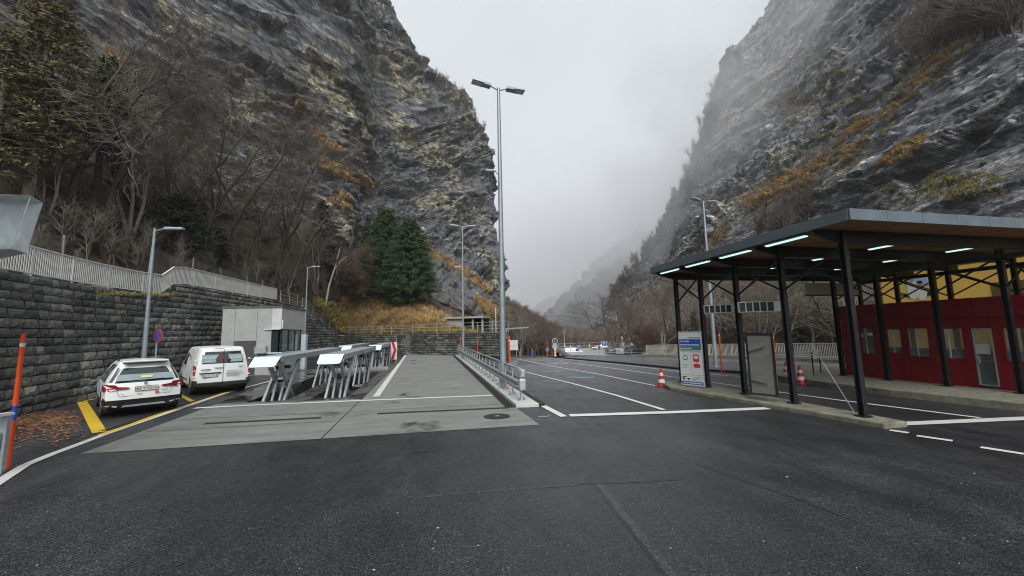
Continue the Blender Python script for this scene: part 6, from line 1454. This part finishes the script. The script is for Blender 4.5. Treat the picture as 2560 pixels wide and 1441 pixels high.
# ---- cover that nobody could count: brushwood, grass, small trees on ledges
def scatter(name, label, cat, polys, n, proto, smin, smax, m, seed, up=True, maxd=900, tilt=.15, dsc=0, nzmin=-1, ref=0):
    rr = random.Random(seed); VS, FS = [], []; nb = 0; pv, pf = proto; pv = np.asarray(pv); pf = np.asarray(pf)
    tot = 0
    for poly, wgt in polys:
        xs_ = [q[0] for q in poly]; ys_ = [q[1] for q in poly]; want = int(n*wgt); got = 0; tries = 0
        while got < want and tries < want*6:
            tries += 1; x, y = rr.uniform(min(xs_), max(xs_)), rr.uniform(min(ys_), max(ys_)); ins = False; j = len(poly)-1
            for i in range(len(poly)):
                if (poly[i][1] > y) != (poly[j][1] > y) and x < (poly[j][0]-poly[i][0])*(y-poly[i][1])/(poly[j][1]-poly[i][1])+poly[i][0]: ins = not ins
                j = i
            if not ins: continue
            h = hit(x, y)
            if not h or h[3] > maxd: continue
            if abs(h[1].z) < nzmin: continue
            got += 1; s = rr.uniform(smin, smax)*(1+dsc*h[3]/100)*(min(1., h[3]/ref) if ref else 1); a = rr.random()*6.28
            R_ = np.array((Euler((rr.gauss(0, tilt), rr.gauss(0, tilt), a)).to_matrix()))*s
            VS.append(pv @ R_.T+np.array(tuple(h[0]))); FS.append(pf+nb); nb += len(pv)
    o = np_mesh(name, np.concatenate(VS), np.concatenate(FS), m); return tag(o, label, cat, kind='stuff')
def mini(seed, h=1., n=12, sp=.5):
    rr = random.Random(seed); S = []
    S.append((Vector((0, 0, -.1)), Vector((0, 0, .75)), .022, .012))
    for i in range(n):
        z = rr.uniform(.15, .75); a = rr.random()*6.28; L_ = rr.uniform(.25, .5)*(1.1-z*.5); p = Vector((0, 0, z)); q = p+Vector((cos(a)*sp*L_, sin(a)*sp*L_, L_*.8)); S.append((p, q, .012, .006))
        for k in range(3):
            f = rr.uniform(.3, .9); u = p.lerp(q, f); S.append((u, u+Vector((rr.gauss(0, .11), rr.gauss(0, .11), rr.uniform(.08, .22))), .007, .004))
    return tubes_np(S, 3)
def tuft(seed, n=9):
    rr = random.Random(seed); V, F = [], []
    for i in range(n):
        a = rr.random()*6.28; c = Vector((rr.gauss(0, .16), rr.gauss(0, .16), -.05)); t = Vector((cos(a), sin(a), 0)); h = rr.uniform(.5, 1); w_ = .06; sd = Vector((-t.y, t.x, 0))*w_
        b = len(V); V += [tuple(c-sd), tuple(c+sd), tuple(c+t*h*.25+Vector((0, 0, h*.6))+sd*.7), tuple(c+t*h*.6+Vector((0, 0, h*.75)))]; F.append((b, b+1, b+2, b+3))
    return V, F
LW = [(0, 500), (80, 640), (400, 705), (700, 735), (830, 735), (900, 740), (860, 640), (700, 560), (560, 430), (300, 330), (0, 250)]
scatter('brushwood', 'brown leafless brushwood under the trees on the left slope', 'brushwood', [(LW, 1)], 230, mini(1), .8, 2.4, MT['twig'], 1)
scatter('brushwood', 'grey brown saplings and twigs on the left slope', 'brushwood', [(LW, 1), ([(700, 560), (860, 640), (905, 740), (860, 760), (700, 735)], .3)], 260, mini(2, n=16), 1.0, 3.2, MT['twig_grey'], 2)
RWd = [(1500, 850), (1560, 800), (1640, 760), (1720, 690), (1850, 680), (2100, 690), (2300, 720), (2300, 885), (1640, 885), (1628, 864), (1500, 864)]
scatter('bare_wood', 'grey brown leafless wood on the slope beyond the river', 'wood', [(RWd, 1)], 2000, mini(3, n=14), 5, 10, MT['twig_grey'], 3)
scatter('bare_wood', 'rust tinted leafless wood on the slope beyond the river', 'wood', [(RWd, 1)], 900, mini(4, n=16), 3.5, 8, MT['twig_rust'], 4)
FW = [(1258, 775), (1300, 790), (1380, 835), (1440, 850), (1500, 860), (1500, 864), (1395, 864), (1380, 888), (1262, 888)]
scatter('bare_wood', 'brown leafless wood filling the valley floor up the road', 'wood', [(FW, 1)], 1500, mini(5, n=14), 6, 12, MT['twig_rust'], 5, maxd=1200, ref=320); scatter('bare_wood', 'grey leafless wood filling the valley floor up the road', 'wood', [(FW, 1)], 1300, mini(6, n=12), 6, 12, MT['twig_grey'], 6, maxd=1200, ref=320); scatter('bare_wood', 'dark leafless trees standing below the far edge of the yard', 'wood', [([(1262, 855), (1385, 862), (1378, 890), (1262, 890)], 1), ([(1600, 872), (2120, 876), (2120, 900), (1600, 892)], .8)], 420, mini(12, n=18), 6, 11, MT['twig'], 61, maxd=1200, ref=170)
scatter('ledge_trees', 'small bare trees along the misty skyline of the right cliff', 'trees', [([(1500, 800), (1560, 690), (1640, 560), (1700, 470), (1760, 310), (1830, 130), (1850, 160), (1790, 330), (1740, 480), (1680, 580), (1600, 700), (1520, 800)], 1)], 500, mini(7, n=14), 6, 12, MT['twig'], 7)
scatter('ledge_trees', 'bare trees on the upper right ledges', 'trees', [([(2230, 150), (2330, 40), (2400, 60), (2480, 0), (2560, 60), (2560, 90), (2380, 130), (2260, 200)], 1), ([(1880, 600), (1960, 560), (2050, 500), (2000, 620)], .3)], 160, mini(8, n=16), 5, 9, MT['twig'], 8)
scatter('ledge_trees', 'small dark bushes on the rim of the left cliff', 'trees', [([(985, 60), (1010, 110), (1090, 190), (1180, 265), (1215, 330), (1205, 345), (1090, 230), (985, 100)], 1)], 120, mini(9, n=16), 4, 8, MT['twig'], 9)
scatter('dry_grass', 'orange brown dry grass covering the bank behind the far wall', 'grass', [([(840, 770), (870, 735), (960, 745), (1060, 762), (1120, 795), (1150, 825), (1100, 830), (880, 832)], 1)], 9000, tuft(1), .45, 1.0, MT['drygrass'], 11)
scatter('dry_grass', 'olive yellow grass at the top of the far wall', 'grass', [([(780, 745), (860, 770), (870, 815), (1180, 815), (1200, 832), (850, 836), (790, 770)], 1)], 2200, tuft(2), .35, .8, MT['drygrass2'], 12)
LED = [([(1840, 500), (1950, 440), (2060, 370), (2140, 300), (2190, 290), (2160, 370), (2060, 430), (1980, 500), (1850, 530)], 1.), ([(2190, 300), (2290, 190), (2330, 120), (2400, 90), (2480, 40), (2420, 130), (2330, 190), (2240, 290)], .5), ([(1760, 640), (1800, 560), (1830, 570), (1780, 660)], .15), ([(2190, 420), (2290, 330), (2340, 320), (2270, 400)], .2), ([(1960, 250), (2010, 220), (2020, 270), (1960, 300)], .1)]
scatter('ledge_grass', 'bright orange dry grass on the diagonal ledges of the right cliff', 'grass', LED, 5600, tuft(3), .35, .95, MT['drygrass'], 13, dsc=.2, nzmin=.42)
LED2 = [([(1780, 560), (1950, 400), (2060, 320), (2190, 240), (2400, 60), (2450, 110), (2300, 240), (2160, 400), (1980, 540), (1820, 600)], 1.), ([(2150, 480), (2300, 420), (2500, 440), (2520, 500), (2200, 520)], .12), ([(1900, 120), (2100, 120), (2150, 260), (1950, 330)], .5)]
scatter('ledge_grass', 'scattered olive and brown grass in the cracks of the right cliff', 'grass', LED2, 3600, tuft(7), .3, .9, MT['drygrass2'], 23, dsc=.2, nzmin=.38); scatter('ledge_grass', 'scattered olive grass in the cracks of the left cliff', 'grass', [([(560, 60), (900, 20), (1200, 330), (1230, 700), (1000, 560), (760, 400), (600, 250)], 1)], 2400, tuft(8), .3, .8, MT['drygrass2'], 24, dsc=.2, nzmin=.42)
LEL = [([(800, 395), (900, 440), (940, 460), (930, 475), (860, 450), (790, 420)], .5), ([(1190, 740), (1252, 780), (1250, 800), (1200, 780)], .6), ([(740, 250), (760, 260), (765, 280), (745, 275)], .1), ([(1050, 600), (1160, 670), (1230, 720), (1225, 735), (1130, 680), (1050, 625)], .5), ([(780, 320), (860, 380), (830, 390), (770, 340)], .25), ([(840, 480), (880, 500), (870, 530), (830, 510)], .2), ([(270, 125), (300, 145), (302, 165), (275, 150)], .1)]
scatter('ledge_grass', 'patches of orange dry grass on the ledges of the left cliff', 'grass', LEL, 2600, tuft(4), .4, 1.1, MT['drygrass'], 14, dsc=.3, nzmin=.3)
scatter('wall_moss', 'yellow green grass tufts hanging over the top of the tall wall', 'grass', [([(270, 728), (420, 740), (420, 750), (270, 740)], 1)], 30, tuft(5), .25, .4, MT['drygrass2'], 15)
bb = random.Random(3); b = MB()
for i in range(80):
    px = bb.choice([bb.uniform(250, 400), bb.uniform(405, 425)]); p = AX(px, 738 if px < 405 else 742, -14.1); a, q = tuft(i, 5); s = bb.uniform(.12, .3); b.add([(p.x+v[0]*s, p.y+v[1]*s, p.z+v[2]*s) for v in a], q)
tag(b.build('wall_grass', MT['drygrass2']), 'tufts of yellow grass growing out of the wall top near the railing step', 'grass', kind='stuff')
# rockfall netting on the slope
r = thing('rockfall_net', 'steel rockfall netting draped over the rock above the shelter', 'net', (0, 0, 0)); nu_, nv_ = 34, 26
cor = [(1062, 640), (1140, 665), (1215, 800), (1075, 745)]; b = MB(); gp = []
for i in range(nu_+1):
    for j in range(nv_+1):
        u, v = i/nu_, j/nv_; x = (cor[0][0]*(1-u)+cor[1][0]*u)*(1-v)+(cor[3][0]*(1-u)+cor[2][0]*u)*v; y = (cor[0][1]*(1-u)+cor[1][1]*u)*(1-v)+(cor[3][1]*(1-u)+cor[2][1]*u)*v
        h = hit(x, y); gp.append(h[0]-ray(x, y).normalized()*.9 if h else None)
g_ = lambda i, j: gp[i*(nv_+1)+j]
for i in range(nu_+1):
    for j in range(nv_+1):
        for di, dj in ((1, 1), (1, -1)):
            if 0 <= i+di <= nu_ and 0 <= j+dj <= nv_ and g_(i, j) and g_(i+di, j+dj) and (g_(i, j)-g_(i+di, j+dj)).length < 18: b.bar(g_(i, j), g_(i+di, j+dj), .15, .15)
q = b.build('mesh', MT['wire'], r); q['kind'] = 'stuff'
for i in range(0, nu_+1, 11):
    if g_(i, 0): MB().tube([g_(i, 0)-Vector((0, 0, .5)), g_(i, 0)+Vector((0, 0, 3))], .12, 6).build('post', MT['wire'], r)
for k, o in enumerate(PR):
    if k not in used: tag(o, 'spare', 'tree')
# ------------------------------------------------------------------ air
hz = MB(); hz.b2(-200, 1500, -60, 2000, -6.2, 480)
m, n, l, p = newmat('valley_haze'); n.remove(p)
pv = n.new('ShaderNodeVolumePrincipled'); pv.inputs['Color'].default_value = (.96, .975, 1, 1); pv.inputs['Density'].default_value = .00028; pv.inputs['Anisotropy'].default_value = .15
l.new(pv.outputs[0], n['Material Output'].inputs['Volume'])
o = hz.build('haze', m); tag(o, 'thin grey haze filling the valley', 'haze', kind='stuff')

def mist(label, c, r, dens, seed, sc_, lo, hi, rot=(0, 0, 0)):
    b = MB(); n1, n2 = 24, 14; vs = []
    for i in range(n2+1):
        th = pi*i/n2
        for k in range(n1): a = 2*pi*k/n1; vs.append((r[0]*sin(th)*cos(a), r[1]*sin(th)*sin(a), r[2]*cos(th)))
    b.add(vs, [(i*n1+k, i*n1+(k+1) % n1, (i+1)*n1+(k+1) % n1, (i+1)*n1+k)[::-1] for i in range(n2) for k in range(n1)])
    m, n, l, p = newmat('cloud_mist'); n.remove(p); pv = n.new('ShaderNodeVolumePrincipled'); pv.inputs['Color'].default_value = (.97, .98, 1, 1); pv.inputs['Anisotropy'].default_value = .2
    tcc = n.new('ShaderNodeTexCoord'); nn = N(n, 'ShaderNodeTexNoise', Scale=sc_, Detail=4, Roughness=.6); l.new(tcc.outputs['Object'], nn.inputs['Vector'])
    rr_ = ramp(n, [(lo, 0.), (hi, 1.)]); l.new(nn.outputs[0], rr_.inputs[0])
    # fall off to nothing at the rim of the cloud
    mp = n.new('ShaderNodeMapping'); mp.inputs['Scale'].default_value = (1/r[0], 1/r[1], 1/r[2]); l.new(tcc.outputs['Object'], mp.inputs[0])
    ln = n.new('ShaderNodeVectorMath'); ln.operation = 'LENGTH'; l.new(mp.outputs[0], ln.inputs[0]); fo = ramp(n, [(.35, 1.), (1., 0.)]); l.new(ln.outputs['Value'], fo.inputs[0])
    m1 = n.new('ShaderNodeMath'); m1.operation = 'MULTIPLY'; l.new(rr_.outputs[0], m1.inputs[0]); l.new(fo.outputs[0], m1.inputs[1])
    m2 = n.new('ShaderNodeMath'); m2.operation = 'MULTIPLY'; l.new(m1.outputs[0], m2.inputs[0]); m2.inputs[1].default_value = dens; l.new(m2.outputs[0], pv.inputs['Density'])
    l.new(pv.outputs[0], n['Material Output'].inputs['Volume'])
    o = b.build('mist_cloud', m, smooth='all', loc=c, rot=rot); return tag(o, label, 'mist', kind='stuff')
c = AD(1900, 150, 215); mist('thin cloud drifting over the top of the right cliff', c, (75, 75, 95), .013, 1, .020, .45, .66)
c = AD(1700, 430, 270); mist('wisps of cloud hanging along the skyline of the right cliff', c, (60, 60, 95), .018, 2, .024, .46, .64)
c = AD(1600, 560, 580); mist('cloud filling the upper valley behind the right cliff', c, (210, 210, 150), .010, 3, .008, .30, .60)
c = AD(1360, 640, 1300); mist('pale mist bank far up the valley', c, (420, 500, 330), .0045, 4, .003, .25, .55)
c = AD(1500, 740, 500); mist('light veil of mist in front of the middle ridges', c, (150, 110, 95), .0028, 5, .01, .25, .60)
